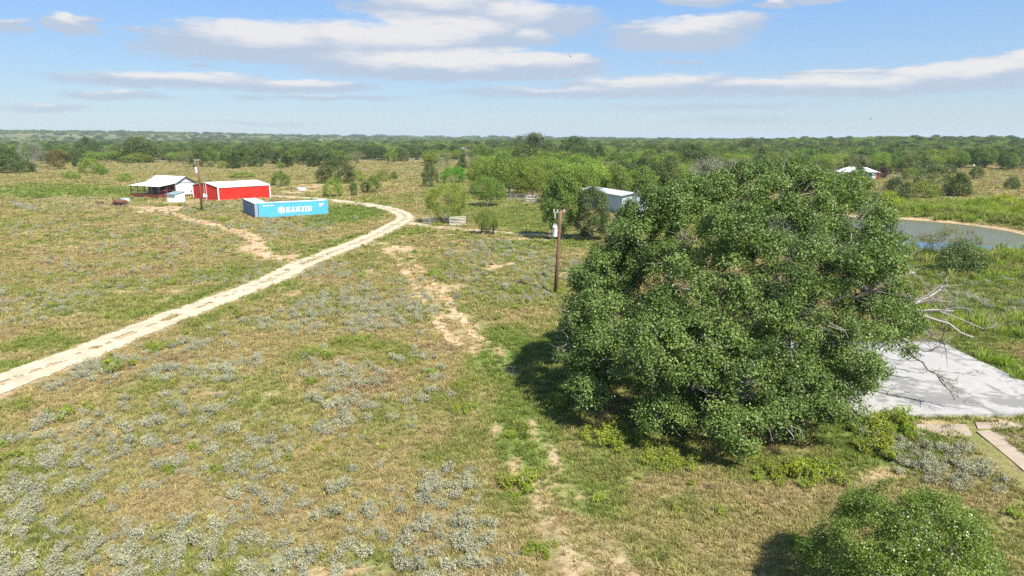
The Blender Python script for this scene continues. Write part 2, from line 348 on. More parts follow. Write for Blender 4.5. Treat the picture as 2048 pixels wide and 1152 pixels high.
def patches(x, y, L):
    """soft-edged ellipses given as (centre, half size, strength) of the photograph, laid on the ground"""
    o = np.zeros(np.shape(x)); wob = (vnoise(x, y, 4.5, 31) - .5)*0.9
    for cx, cy, hw, hh, st in L:
        c = g(cx, cy); rx = hw*mpp(cx, cy); ry = max(abs(g(cx, max(cy - hh, 300))[1] - c[1]), abs(g(cx, cy + hh)[1] - c[1]))
        q = np.hypot((x - c[0])/rx, (y - c[1])/ry) + wob
        o = np.maximum(o, st*(1 - sstep(0.55, 1.15, q)))
    return o
SILVER = [(740, 610, 130, 55, 1), (690, 640, 90, 40, .9), (560, 660, 130, 45, .7), (690, 790, 110, 70, .95), (640, 730, 100, 40, .6), (400, 720, 180, 50, .7), (230, 745, 140, 40, .5),
          (880, 1040, 190, 110, 1), (960, 1110, 150, 60, 1), (760, 1060, 90, 60, .9), (560, 1130, 240, 60, .8), (200, 1120, 260, 70, .8), (450, 1050, 250, 80, .55), (100, 1020, 180, 90, .6),
          (200, 880, 260, 110, .5), (420, 930, 260, 110, .5), (640, 920, 150, 90, .3), (840, 800, 70, 60, .4), (820, 700, 60, 40, .6), (1000, 505, 130, 26, .6), (1090, 530, 110, 30, .6), (930, 560, 60, 30, .5), (1040, 580, 80, 22, .6),
          (560, 455, 150, 25, .6), (420, 420, 120, 18, .5), (660, 545, 70, 20, .8), (260, 520, 260, 60, .18), (120, 560, 200, 60, .16), (330, 470, 200, 30, .2), (150, 450, 150, 20, .15),
          (1890, 930, 110, 45, .9), (1950, 960, 70, 25, .7), (1960, 610, 110, 30, .6), (1990, 570, 90, 22, .7), (60, 620, 120, 40, .3), (450, 550, 140, 30, .35)]
GREEN = [(1010, 700, 90, 60, .9), (1060, 860, 90, 110, .8), (1170, 960, 110, 80, .7), (1130, 740, 110, 90, .8), (1300, 880, 200, 70, .65), (1500, 930, 240, 40, .6), (1750, 880, 150, 50, .9), (1700, 930, 200, 40, .5),
         (740, 700, 140, 40, .55), (940, 830, 60, 120, .5), (540, 880, 120, 100, .35), (700, 425, 90, 22, .9), (640, 440, 40, 10, .7), (480, 545, 100, 20, .6), (260, 622, 200, 16, .5), (90, 690, 120, 20, .7), (30, 735, 60, 16, .8),
         (1000, 560, 160, 70, .45), (1080, 490, 130, 22, .7), (1130, 590, 60, 40, .5), (960, 420, 120, 26, .6), (1060, 430, 90, 30, .7), (2000, 640, 220, 60, .8), (1950, 545, 200, 40, .85), (1900, 560, 200, 60, .7), (1980, 740, 140, 60, .9),
         (130, 385, 220, 12, .95), (60, 375, 200, 9, .7), (450, 372, 120, 8, .6), (620, 370, 80, 8, .4), (780, 400, 120, 14, .5), (930, 380, 100, 16, .5), (2040, 900, 90, 40, .5), (1480, 1050, 220, 40, .3)]
BARE = [(860, 585, 60, 22, .8), (915, 640, 50, 14, .6), (950, 655, 50, 8, .6), (1005, 830, 26, 10, .5), (1090, 985, 60, 40, .6), (1130, 1060, 60, 50, .7), (1170, 1120, 60, 40, .6), (1060, 870, 30, 40, .45), (960, 770, 26, 60, .4),
        (790, 500, 40, 9, 1), (760, 545, 50, 7, .6), (910, 572, 40, 9, .7), (990, 528, 70, 7, .45), (640, 372, 70, 6, .8), (600, 382, 60, 5, .7), (330, 418, 60, 8, 1), (370, 405, 60, 5, .7), (500, 495, 30, 14, .8), (560, 515, 50, 9, .8), (470, 462, 40, 6, .8),
        (1110, 690, 45, 7, .5), (1190, 995, 30, 12, .6), (1330, 860, 160, 40, .35), (1480, 870, 180, 40, .4), (1060, 478, 90, 6, .6), (1880, 850, 60, 14, .8), (1950, 850, 90, 12, .6), (1930, 700, 20, 6, .4), (1940, 590, 40, 6, .6), (560, 700, 30, 10, .3), (850, 1090, 40, 20, .4), (420, 1080, 40, 14, .4), (330, 850, 40, 14, .3)]
LUSH = [(1900, 425, 170, 16, 1), (2020, 420, 80, 26, 1), (1980, 400, 120, 14, 1), (1800, 520, 90, 14, .7), (2020, 520, 60, 12, .9), (1960, 545, 110, 22, .8), (2020, 660, 120, 30, .6), (1990, 745, 70, 50, 1), (1790, 670, 50, 20, .9), (1850, 640, 60, 30, .8), (1690, 400, 90, 16, .6)]
def zones(x, y):
    px, py = proj(x, y)
    n = vnoise(x, y, 9.0, 41); n2 = vnoise(x, y, 2.2, 43)
    n3 = vnoise(x, y, 3.4, 45); gr = np.maximum(patches(x, y, GREEN), 0.40*sstep(.36, .66, n*.45 + n3*.55) + 0.14)
    gr = gr*(0.72 + 0.5*n2)
    ba = patches(x, y, BARE)*(0.6 + 0.6*n2) + 0.72*sstep(.60, .76, n2)*sstep(.40, .60, n)
    rd = line_dist(x, y, ROAD); ba = np.maximum(ba, 0.75*(1 - sstep(1.5, 2.6, rd + (n2 - .5)*1.6)))
    gr = np.maximum(gr, 0.75*np.exp(-((rd - 2.9 - (n2 - .5)*2)/0.9)**2)*sstep(.40, .60, n))
    ba = np.maximum(ba, .7*(1 - sstep(1.0, 2.0, line_dist(x, y, BRANCH)))); ba = np.maximum(ba, .7*(1 - sstep(.9, 2.2, line_dist(x, y, YARD) + (n2-.5)*1.5)))
    ba = np.maximum(ba, .6*(1 - sstep(1.0, 2.2, line_dist(x, y, TRACK) + (n2-.5)*1.5)))
    pr = np.hypot(x - POND[0], y - POND[1])
    lu = np.maximum(patches(x, y, LUSH), sstep(POND_R + 1.8, POND_R + 4, pr)*(1 - sstep(POND_R + 13, POND_R + 17, pr))*(.35 + .65*sstep(-12, 2, y - POND[1])))
    sh = (1 - sstep(POND_R + 1.0, POND_R + 2.4, pr + (n2-.5)*1.2))
    ba = np.maximum(ba*(1 - lu), sh)
    si = patches(x, y, SILVER)*sstep(0.30, 0.52, n2*0.6 + n*0.4)
    for L_ in (MOWN_L, MOWN_R): ba = np.maximum(ba, .76*(1 - sstep(.10, .80, line_dist(x, y, L_) + (n2 - .5)*.8))*sstep(.30, .52, vnoise(x, y, 5.0, 47)))
    mown = 1 - sstep(2.0, 3.4, line_dist(x, y, MOWN))
    si = si*(1 - mown)*(1 - ba*0.6)*(1 - np.clip(gr - .5, 0, 1)*.8)
    return dict(green=np.clip(gr*(1 - sh), 0, 1), bare=np.clip(ba, 0, 1), lush=np.clip(lu*(1 - sh), 0, 1), silver=np.clip(si, 0, 1))

def spaced(lo, hi, fine_lo, fine_hi, step, grow=1.085):
    a = list(np.arange(fine_lo, fine_hi + .01, step)); s = step
    while a[-1] < hi: s *= grow; a.append(a[-1] + s)
    s = step; b = []
    c = fine_lo
    while c > lo: s *= grow; c -= s; b.append(c)
    return np.array(b[::-1] + a)
gx = spaced(-9500, 9500, -125, 125, 0.9); gy = spaced(-3000, 11000, -4, 165, 0.75)
GX, GY = np.meshgrid(gx, gy); fx, fy = GX.ravel(), GY.ravel()
nx, ny = len(gx), len(gy)
zz = ground_z(fx, fy)
ii = (np.arange(ny - 1)[:, None]*nx + np.arange(nx - 1)[None, :]).ravel()
gme = fast_mesh('ground', np.c_[fx, fy, zz], np.c_[ii, ii + 1, ii + 1 + nx, ii + nx])
zn = zones(fx, fy)
fattr(gme, 'rough', sstep(210, 330, np.hypot(fx, fy)))
fattr(gme, 'woodland', sstep(560, 900, np.hypot(fx, fy)))
for k in ('green', 'bare', 'lush', 'silver'): fattr(gme, k, zn[k])
gme.polygons.foreach_set('use_smooth', [True]*len(gme.polygons))

m, t = material('field_soil_and_thatch')
P = pos(t)
n_big = t.noise(P, 0.09, 4, 0.6); n_mid = t.noise(P, 0.55, 5, 0.62); n_fine = t.noise(P, 3.2, 6, 0.7); n_spk = t.noise(P, 11.0, 3, 0.7)
grn = t.attr('green').outputs['Fac']; bar = t.attr('bare').outputs['Fac']; lus = t.attr('lush').outputs['Fac']; sil = t.attr('silver').outputs['Fac']
dry = t.mix(t.ramp(n_fine, .32, .68), (0.150, 0.108, 0.052), (0.320, 0.250, 0.125))
dry = t.mix(t.math('MULTIPLY', t.ramp(n_mid, .42, .66), .75), dry, (0.200, 0.195, 0.075))
dry = t.mix(t.math('MULTIPLY', t.ramp(n_big, .45, .7), .45), dry, (0.250, 0.190, 0.125))
grc = t.mix(t.ramp(n_fine, .3, .7), (0.085, 0.110, 0.026), (0.185, 0.235, 0.055))
c = t.mix(t.ramp(t.math('ADD', grn, t.math('MULTIPLY', t.math('SUBTRACT', n_fine, .5), .9)), .18, .78), dry, grc)
lsc = t.mix(t.ramp(n_fine, .3, .7), (0.10, 0.145, 0.026), (0.21, 0.29, 0.05))
c = t.mix(t.ramp(t.math('ADD', lus, t.math('MULTIPLY', t.math('SUBTRACT', n_mid, .5), .6)), .3, .7), c, lsc)
c = t.mix(t.math('MULTIPLY', sil, t.ramp(n_spk, .5, .72, 0, .55)), c, (0.33, 0.34, 0.25))
soil = t.mix(t.ramp(n_mid, .35, .65), (0.38, 0.25, 0.14), (0.43, 0.33, 0.20)); soil = t.mix(t.ramp(n_fine, .55, .8, 0, .6), soil, (0.34, 0.22, 0.12))
c = t.mix(t.ramp(t.math('ADD', bar, t.math('MULTIPLY', t.math('SUBTRACT', n_fine, .5), 1.1)), .42, .82), c, soil)
wdl = t.mix(t.ramp(t.noise(P, .02, 4, .6), .35, .65), (0.085, 0.100, 0.038), (0.160, 0.160, 0.065))
c = t.mix(t.math('MULTIPLY', t.attr('rough').outputs['Fac'], .8), c, t.mix(t.ramp(t.noise(P, .05, 6, .7), .35, .65), (0.150, 0.130, 0.072), (0.225, 0.205, 0.105)))
c = t.mix(t.math('MULTIPLY', t.attr('woodland').outputs['Fac'], .93), c, wdl)
b = t.n('ShaderNodeBsdfPrincipled', ins={'Base Color': c, 'Roughness': 0.95, 'Specular IOR Level': 0.1})
hsum = t.math('ADD', n_fine, t.math('MULTIPLY', n_spk, .6))
t.put(b, 'Normal', t.n('ShaderNodeBump', ins={'Strength': 0.9, 'Distance': 0.10, 'Height': hsum})); out(t, b)
gme.materials.append(m); ground = tag(link('ground', gme), 'dry weedy pasture with silver and green patches', None, None, 'structure')

# roads and tracks: strips of small cells with ragged edges
def strip(name, line, width, mat, lift, cell, ragged, centre=0.0, holes=0.0, seed=1, label=None, wfun=None):
    tg = np.gradient(line, axis=0); tg /= np.linalg.norm(tg, axis=1, keepdims=True); nr = np.c_[-tg[:, 1], tg[:, 0]]
    k = int(width*1.35/cell) + 1; v = np.linspace(-width*.67, width*.67, k)
    X = line[:, None, 0] + nr[:, None, 0]*v[None]; Y = line[:, None, 1] + nr[:, None, 1]*v[None]
    nrow = len(line); jx = (vnoise(X*9, Y*9, 1.0, seed + 50, 1) - .5)*cell*.8; jy = (vnoise(X*9, Y*9, 1.0, seed + 60, 1) - .5)*cell*.8
    X = X + jx; Y = Y + jy
    Z = ground_z(X.ravel(), Y.ravel()).reshape(X.shape) + lift
    s = np.arange(nrow)[:, None]*np.ones(k)[None]
    half = (width/2)*(wfun(np.linspace(0, 1, nrow))[:, None] if wfun else 1.0)
    nz = (vnoise(X, Y, 1.1, seed) - .5)*ragged*2 + (vnoise(X, Y, .35, seed + 7, 2) - .5)*ragged
    keep = (np.abs(v)[None] < half + nz)
    if centre: keep &= ~((np.abs(v)[None] < centre*vnoise(X, Y, 1.6, seed + 20)) & (vnoise(X, Y, .8, seed + 23) > .50))
    if holes: keep &= vnoise(X, Y, .9, seed + 33) > holes
    kc = keep[:-1, :-1]; r, q = np.nonzero(kc); i0 = r*k + q
    F = np.c_[i0, i0 + 1, i0 + 1 + k, i0 + k]; used = np.unique(F); mp = np.zeros(nrow*k, np.int64); mp[used] = np.arange(len(used))
    me = fast_mesh(name, np.c_[X.ravel(), Y.ravel(), Z.ravel()][used], mp[F]); me.materials.append(mat)
    me.polygons.foreach_set('use_smooth', [True]*len(me.polygons))
    o = tag(link(name, me), label, None, None, 'structure'); return o
m, t = material('pale_caliche_gravel'); P = pos(t)
a = t.noise(P, .7, 5, .6); f = t.noise(P, 9, 5, .75)
c = t.mix(t.ramp(a, .3, .7), (0.35, 0.30, 0.205), (0.46, 0.40, 0.29)); c = t.mix(t.ramp(f, .58, .75, 0, .5), c, (0.28, 0.23, 0.15)); c = t.mix(t.ramp(f, .2, .42, .45, 0), c, (0.52, 0.48, 0.39))
b = t.n('ShaderNodeBsdfPrincipled', ins={'Base Color': c, 'Roughness': .95, 'Specular IOR Level': .15}); t.put(b, 'Normal', t.n('ShaderNodeBump', ins={'Strength': .5, 'Distance': .04, 'Height': f})); out(t, b); M['gravel'] = m
m, t = material('sandy_orange_soil'); P = pos(t)
a = t.noise(P, .35, 5, .6); f = t.noise(P, 6, 5, .75)
c = t.mix(t.ramp(a, .35, .65), (0.40, 0.25, 0.14), (0.46, 0.35, 0.22)); c = t.mix(t.ramp(f, .55, .75, 0, .6), c, (0.24, 0.18, 0.09))
b = t.n('ShaderNodeBsdfPrincipled', ins={'Base Color': c, 'Roughness': .95, 'Specular IOR Level': .1}); t.put(b, 'Normal', t.n('ShaderNodeBump', ins={'Strength': .5, 'Distance': .05, 'Height': f})); out(t, b); M['soil'] = m
strip('gravel_road', ROAD, 3.0, M['gravel'], .035, .16, .28, .55, 0, 3, 'pale caliche gravel road curving past the container', lambda s: 1 + .75*np.exp(-((s - .745)/.05)**2))
strip('gravel_lane', BRANCH, 2.4, M['gravel'], .028, .2, .3, .6, .30, 9, 'narrow gravel lane leading through the pipe gates')
tn = np.gradient(TRACK, axis=0); tn /= np.linalg.norm(tn, axis=1, keepdims=True); tn = np.c_[-tn[:, 1], tn[:, 0]]
for sd, s_ in ((-1, 5), (1, 6)):
    strip('dirt_track', TRACK + tn*0.95*sd, .85, M['soil'], .024 + .002*s_ - .01, .12, .38, 0, .36, 20 + s_, 'sandy wheel rut of the two-track trail, %s one' % ('right' if sd < 0 else 'left'))
strip('dirt_path', YARD, 2.0, M['soil'], .03, .2, .6, 0, .34, 31, 'orange dirt path from the porch yard to the gravel road')

# the pond
th = np.linspace(0, 2*np.pi, 97)[:-1]; rr = POND_R + 2.2
b_ = MB(); b_.add([(POND[0] + rr*math.cos(a), POND[1] + rr*math.sin(a), -.27) for a in th], [tuple(range(96))])
m, t = material('pond_water'); P = pos(t)
sx = t.n('ShaderNodeSeparateXYZ', ins={0: P})
n1 = t.noise(t.n('ShaderNodeVectorMath', operation='MULTIPLY', ins={0: P, 1: (.5, .9, 1)}).outputs[0], .35, 6, .65, .6); n2 = t.noise(P, 2.5, 5, .7)
near = t.ramp(t.math('ADD', sx.outputs[1], t.math('MULTIPLY', sx.outputs[0], 0.55)), 123.0, 132.0)      # the film of weed leaves the south-west bay open
film = t.ramp(t.math('ADD', n1, t.math('SUBTRACT', t.math('MULTIPLY', near, .40), .20)), .36, .43)
fc = t.mix(t.ramp(n2, .35, .7), (0.075, 0.075, 0.040), (0.150, 0.140, 0.095)); fc = t.mix(t.ramp(n1, .5, .7, 0, .6), fc, (0.10, 0.125, 0.035))
fl = t.n('ShaderNodeBsdfPrincipled', ins={'Base Color': fc, 'Roughness': .35, 'Specular IOR Level': .22})
wt = t.n('ShaderNodeBsdfPrincipled', ins={'Base Color': (0.025, 0.10, 0.21), 'Roughness': .06, 'IOR': 1.33, 'Specular IOR Level': .5})
t.put(wt, 'Normal', t.n('ShaderNodeBump', ins={'Strength': .12, 'Distance': .05, 'Height': n2}))
out(t, t.n('ShaderNodeMixShader', ins={0: film, 1: wt.outputs[0], 2: fl.outputs[0]}))
tag(b_.build('pond_water', m), 'murky stock pond with a patch of open blue water', None, None, 'structure')

# the bare concrete house slab and its walk
m, t = material('white_stained_concrete'); P = pos(t)
a = t.noise(P, .28, 6, .65, .8); f = t.noise(P, 1.8, 6, .7, .4); s = t.noise(t.n('ShaderNodeVectorMath', operation='MULTIPLY', ins={0: P, 1: (1.0, 3.2, 1)}).outputs[0], 1.6, 5, .75, 1.2)
c = t.mix(t.ramp(a, .35, .65), (0.305, 0.293, 0.275), (0.385, 0.375, 0.355)); c = t.mix(t.ramp(t.math('ADD', a, t.math('MULTIPLY', f, .4)), .66, .80, 0, .85), c, (0.155, 0.15, 0.142))
c = t.mix(t.ramp(s, .60, .70, 0, .8), c, (0.10, 0.095, 0.085)); c = t.mix(t.ramp(f, .25, .40, .55, 0), c, (0.36, 0.355, 0.34))
b = t.n('ShaderNodeBsdfPrincipled', ins={'Base Color': c, 'Roughness': .85, 'Specular IOR Level': .25}); t.put(b, 'Normal', t.n('ShaderNodeBump', ins={'Strength': .3, 'Distance': .03, 'Height': f})); out(t, b); M['slab'] = m
m, t = material('pinkish_concrete'); P = pos(t); a = t.noise(P, .8, 6, .65); f = t.noise(P, 5, 5, .7)
c = t.mix(t.ramp(a, .3, .7), (0.27, 0.21, 0.155), (0.35, 0.29, 0.22)); c = t.mix(t.ramp(f, .55, .75, 0, .6), c, (0.27, 0.22, 0.15))
b = t.n('ShaderNodeBsdfPrincipled', ins={'Base Color': c, 'Roughness': .9}); out(t, b); M['walk'] = m
x0, x1, y0, y1 = SLAB
b_ = MB(); rs = random.Random(5); N = 60; ring = []
for (ax, ay), (bx, by) in (((x0,y0),(x1,y0)), ((x1,y0),(x1,y1)), ((x1,y1),(x0,y1)), ((x0,y1),(x0,y0))):
    for k in range(N): ring.append((ax + (bx - ax)*k/N + rs.uniform(-.05, .05), ay + (by - ay)*k/N + rs.uniform(-.05, .05)))
nr_ = len(ring); b_.add([(x, y, .17) for x, y in ring] + [(x, y, -.3) for x, y in ring], [tuple(range(nr_))] + [(k, nr_ + k, nr_ + (k+1) % nr_, (k+1) % nr_) for k in range(nr_)])
slab = tag(b_.build('concrete_slab', M['slab']), 'white stained concrete house slab beside the big oak', 'slab')
def flag(name, cs, z, parent):
    q = MB(); n = len(cs); q.add([(x, y, z) for x, y in cs] + [(x, y, -.2) for x, y in cs], [tuple(range(n))] + [(k, n + k, n + (k+1) % n, (k+1) % n) for k in range(n)]); return q.build(name, M['walk'], parent)
walk = thing('walkway', 'broken pinkish concrete walkway in front of the white slab', 'walkway')
wl = poly([(1952, 864), (1990, 895), (2048, 944), (2110, 990)]); wr = poly([(1978, 862), (2020, 890), (2075, 930), (2140, 978)])
if wl[0][1] < wl[-1][1]: wl, wr = wl[::-1], wr[::-1]
for k in range(3): flag('paving_panel', [tuple(wl[k]*.985 + wl[k+1]*.015), tuple(wr[k]*.985 + wr[k+1]*.015), tuple(wr[k]*.015 + wr[k+1]*.985), tuple(wl[k]*.015 + wl[k+1]*.985)][::1], .06, walk)
for (a, b2, c2, d2) in (((1835, 872), (1945, 872), (1930, 850), (1832, 850)), ((1955, 858), (2048, 858), (2048, 846), (1950, 846)), ((1985, 882), (2090, 886), (2090, 866), (1975, 866))):
    flag('paving_panel', [tuple(g(*p)) for p in (a, b2, c2, d2)], .05, walk)

# ------------------------------------------------------------------ trees and plants: generators
def unit(v): return v/(np.linalg.norm(v, axis=-1, keepdims=True) + 1e-9)
def leaf_arrays(P, N, L, W, rng, fold=.18):
    n = len(P); r = rng.normal(size=(n, 3)); T = unit(np.cross(N, r)); B = np.cross(N, T)
    L = np.broadcast_to(L, (n,))[:, None]; W = np.broadcast_to(W, (n,))[:, None]
    v = np.stack([P - T*L*.5, P + B*W*.5 + N*W*fold, P + T*L*.5, P - B*W*.5 + N*W*fold], 1).reshape(-1, 3)
    f = np.arange(n*4).reshape(-1, 4); return v, f
def profile(prof, z):
    z_, r_ = zip(*prof); return np.interp(z, z_, r_)
def wander(a, b, rng, bend=.12, n=6, sag=0.0):
    a, b = np.asarray(a, float), np.asarray(b, float); t = np.linspace(0, 1, n)[:, None]; L = np.linalg.norm(b - a)
    p = a + (b - a)*t; off = rng.normal(size=3)*bend*L; p = p + np.sin(np.pi*t)*off; p[:, 2] += (np.sin(np.pi*t[:, 0]))*sag*L
    p[1:-1] += rng.normal(size=(n - 2, 3))*bend*.18*L; return p
def grow(seed, H, R, prof, nlobe, lr, nleaf, leaf, trunk_r, fork=.3, stems=1, gap=.0, up=.4, rnd=.45, shell=.6, sprig=7, sx=1.0, twigs=6, inner=.12, lobes_extra=(), spr=1.0, flat=.8, bare_tw=0, sub=0, subr=.4, fix=None, vary=.3, twr=.018, spread=False, face=-.2):
    """trunk, limbs and leaf sprigs of one tree, base at the origin; prof = (z fraction, radius fraction)"""
    rng = np.random.default_rng(seed); wood = MB(); lobes = []
    zs = np.linspace(prof[0][0], prof[-1][0], 200); pr = profile(prof, zs); cdf = np.cumsum(pr + .15); cdf /= cdf[-1]
    for i in range(nlobe):
        zf = np.interp((i + rng.uniform(.1, .9))/nlobe, cdf, zs); a = i*2.39996 + rng.uniform(-.4, .4)
        r_l = lr*rng.uniform(1 - vary, 1 + vary); rad = max(0, profile(prof, zf)*R - r_l*.72)*(rng.uniform(.82, 1.04) if rng.random() > inner else rng.uniform(.25, .75))
        z = min(zf*H, H - r_l*flat*.9)
        if spread and rad > profile(prof, zf)*R*.7 - r_l*.72:
            best = None
            for _ in range(5):
                zc_ = np.interp(rng.random(), cdf, zs); ac_ = rng.uniform(0, 6.283); rc_ = max(0, profile(prof, zc_)*R - r_l*.72)*rng.uniform(.78, 1.06); q_ = np.array([rc_*math.cos(ac_), rc_*math.sin(ac_), max(min(zc_*H, H - r_l*flat*.9), r_l*.55)])
                dm_ = min([np.linalg.norm(q_ - c_)/(r_ + r_l) for c_, r_ in lobes] + [9])
                if best is None or dm_ > best[0]: best = (dm_, q_)
            lobes.append((best[1], r_l)); continue
        lobes.append((np.array([rad*math.cos(a)*sx, rad*math.sin(a), max(z, r_l*.55)]), r_l))
    if fix: lobes = [fix(c, r) for c, r in lobes]
    lobes += [(np.array(c, float), r) for c, r in lobes_extra]
    fz = fork*H; nodes = []
    for s in range(stems):
        a = rng.uniform(0, 6.28) + s*6.28/max(1, stems); b0 = np.array([math.cos(a), math.sin(a), 0])*(trunk_r*1.2*(stems > 1)); top = b0*3 + np.array([rng.normal()*.06*H, rng.normal()*.06*H, fz*rng.uniform(.85, 1.1)])
        p = wander(b0 - np.array([0, 0, .25]), top, rng, .06, 5); rad = np.linspace(trunk_r, trunk_r*.75, 5); rad[0] *= 1.5
        wood.tube(p, rad, 8); nodes.append((p[-1], trunk_r*.72)); nodes.append((p[-2], trunk_r*.78))
    order = sorted(range(len(lobes)), key=lambda i: np.linalg.norm(lobes[i][0] - np.array([0, 0, fz])))
    for i in order:
        c, r = lobes[i]; tgt = c - np.array([0, 0, r*.25])
        j = min(range(len(nodes)), key=lambda k: np.linalg.norm(nodes[k][0] - tgt) + .35*abs(np.linalg.norm(nodes[k][0][:2])) + (3 if nodes[k][0][2] > tgt[2] + .3*r else 0))
        p0, r0 = nodes[j]; r1 = max(r0*.62, trunk_r*.05); p = wander(p0, tgt, rng, .11, 6, .05); wood.tube(p, np.linspace(r1, r1*.55, 6), 5)
        nodes += [(p[3], r1*.8), (p[5], r1*.6)]
        for k in range(twigs):
            d = unit(rng.normal(size=3) + np.array([0, 0, .5]) + unit(c - np.array([0, 0, H*.4]))*.8); q = wander(tgt, tgt + d*r*rng.uniform(.8, 1.05), rng, .12, 4); wood.tube(q, np.linspace(r1*.4, r1*.10, 4), 3, False)
    for k in range(bare_tw):
        c, r = lobes[rng.integers(len(lobes))]; d = unit(unit(c - np.array([0, 0, H*.35])) + rng.normal(size=3)*.55); q = wander(c + d*r*.55, c + d*r*rng.uniform(1.0, 1.22), rng, .2, 4); wood.tube(q, np.linspace(twr, twr*.35, 4), 3, False)
    w8 = np.array([r*r for _, r in lobes]); w8 /= w8.sum(); ns = nleaf//sprig; ids = rng.choice(len(lobes), ns, p=w8)
    C = np.array([c for c, _ in lobes])[ids]; Rl = np.array([r for _, r in lobes])[ids]; lt = rng.uniform(-.16, .16, len(lobes))[ids]
    d = unit(rng.normal(size=(ns, 3))); outd = unit(C - np.array([0, 0, H*.42])); flip = (np.einsum('ij,ij->i', d, outd*.8 + np.array([0, 0, .35])) < -.25); d[flip] *= -1
    lump = 1 + .16*np.sin(d[:, 0]*7 + C[:, 1]*3)*np.sin(d[:, 1]*7 + C[:, 2]*3) + .12*np.sin(d[:, 2]*11 + C[:, 0]*5)
    rad = Rl*lump*(shell + (1.03 - shell)*rng.random(ns)**.6)
    S = C + d*rad[:, None]*np.array([1, 1, flat]); 
    if sub:
        # sprigs gather into small rounded clumps on each lobe
        nc = sub*len(lobes); cid = rng.integers(0, len(lobes), nc); cd = unit(rng.normal(size=(nc, 3))); oc = unit(np.array([c for c, _ in lobes])[cid] - np.array([0, 0, H*.42]))
        fl = np.einsum('ij,ij->i', cd, oc*.8 + np.array([0, 0, .45])) < face; cd[fl] *= -1
        cr = np.array([r for _, r in lobes])[cid]; cc = np.array([c for c, _ in lobes])[cid] + cd*(cr*rng.uniform(.72, 1.0, nc))[:, None]*np.array([1, 1, flat]); csz = subr*rng.uniform(.65, 1.4, nc)
        ci = rng.choice(nc, ns, p=csz**2/np.sum(csz**2)); d2 = unit(rng.normal(size=(ns, 3))); f2 = np.einsum('ij,ij->i', d2, cd[ci]*.8 + np.array([0, 0, .5])) < -.15; d2[f2] *= -1
        ctint = rng.uniform(-.2, .2, nc) + rng.uniform(-.2, .2, len(lobes))[cid]; S = cc[ci] + d2*(csz[ci]*(.55 + .5*rng.random(ns)))[:, None]*np.array([1, 1, .8]); d = unit(d2*.8 + cd[ci]*.4); lt = lt*0 + ctint[ci]; C = cc[ci]; Rl = csz[ci]  # random leaf tints per clump and lobe imitate lit and dark clumps
    if gap > 0:
        q = np.sin(S[:, 0]*2.7/lr + seed)*np.sin(S[:, 1]*2.9/lr + 1.3*seed)*np.sin(S[:, 2]*3.3/lr); k = q > -1 + gap*1.0*0 - .55*(1 - gap)
        keep = (q > np.quantile(q, gap)); S, d, lt, C, Rl = S[keep], d[keep], lt[keep], C[keep], Rl[keep]; ns = len(S)
    S[:, 2] = np.maximum(S[:, 2], .12)
    P = np.repeat(S, sprig, 0) + rng.normal(size=(ns*sprig, 3))*leaf*1.15*spr; N = unit(np.repeat(d, sprig, 0)*.55 + np.array([0, 0, up]) + rng.normal(size=(ns*sprig, 3))*rnd)
    P[:, 2] = np.maximum(P[:, 2], .04)
    L = leaf*rng.uniform(.7, 1.3, ns*sprig); v, f = leaf_arrays(P, N, L, L*rng.uniform(.5, .75, ns*sprig), rng)
    tint = np.clip(.5 + np.repeat(lt, sprig) + np.repeat(rng.normal(size=ns)*.14, sprig) + rng.normal(size=ns*sprig)*.2, 0, 1)
    return wood, v, f, np.repeat(tint, 4)
def tree_meshes(name, leafm, barkm, **kw):
    wood, v, f, ti = grow(**kw); wm = wood.mesh('trunk'); wm.materials.append(barkm); wm.polygons.foreach_set('use_smooth', [True]*len(wm.polygons))
    lm = fast_mesh('crown', v, f); fattr(lm, 'tint', ti); lm.materials.append(leafm)
    return dict(trunk=wm, crown=lm, H=kw['H'], R=kw['R'], arrays=(wood, v, f, ti), mats=(barkm, leafm))
DOME = [(.12, .75), (.25, .97), (.45, 1), (.65, .92), (.82, .72), (.95, .40), (1, .15)]
ROUND = [(.18, .45), (.32, .85), (.5, 1), (.7, .92), (.88, .6), (1, .2)]
VASE = [(.28, .55), (.45, .82), (.62, 1), (.8, .95), (.92, .6), (1, .2)]
BUSH = [(.02, .7), (.2, .95), (.45, 1), (.7, .82), (.9, .45), (1, .15)]
CONE = [(.04, .85), (.2, 1), (.45, .85), (.7, .55), (.9, .24), (1, .06)]
TALL = [(.15, .6), (.3, .95), (.5, 1), (.7, .85), (.85, .55), (1, .12)]
K = {}
def kind(key, n, leafm, barkm, **kw):
    K[key] = [tree_meshes(key, M[leafm], M[barkm], seed=100 + 17*len(K) + 5*i, **kw) for i in range(n)]
kind('dark', 3, 'dark_leaf', 'bark', H=8.0, R=4.6, prof=DOME, nlobe=36, lr=1.35, nleaf=9800, leaf=.28, trunk_r=.28, sub=9, subr=.58)
kind('mid', 3, 'mid_leaf', 'bark', H=7.0, R=3.4, prof=ROUND, nlobe=30, lr=1.1, nleaf=8400, leaf=.24, trunk_r=.18, sub=8, subr=.46)
kind('yellow', 3, 'yellow_leaf', 'grey_twig', H=6.0, R=3.6, prof=VASE, nlobe=34, lr=.95, nleaf=8400, leaf=.21, trunk_r=.15, fork=.2, stems=3, spr=1.3, shell=.3, sub=7, subr=.42)
kind('pale', 2, 'pale_leaf', 'grey_twig', H=6.0, R=3.6, prof=VASE, nlobe=30, lr=.95, nleaf=4900, leaf=.19, trunk_r=.15, fork=.2, stems=3, spr=1.4, shell=.25, bare_tw=120, sub=6, subr=.42)
kind('cedar', 2, 'cedar_leaf', 'bark', H=5.0, R=1.9, prof=CONE, nlobe=34, lr=.62, nleaf=5600, leaf=.20, trunk_r=.13, fork=.15, gap=.05)
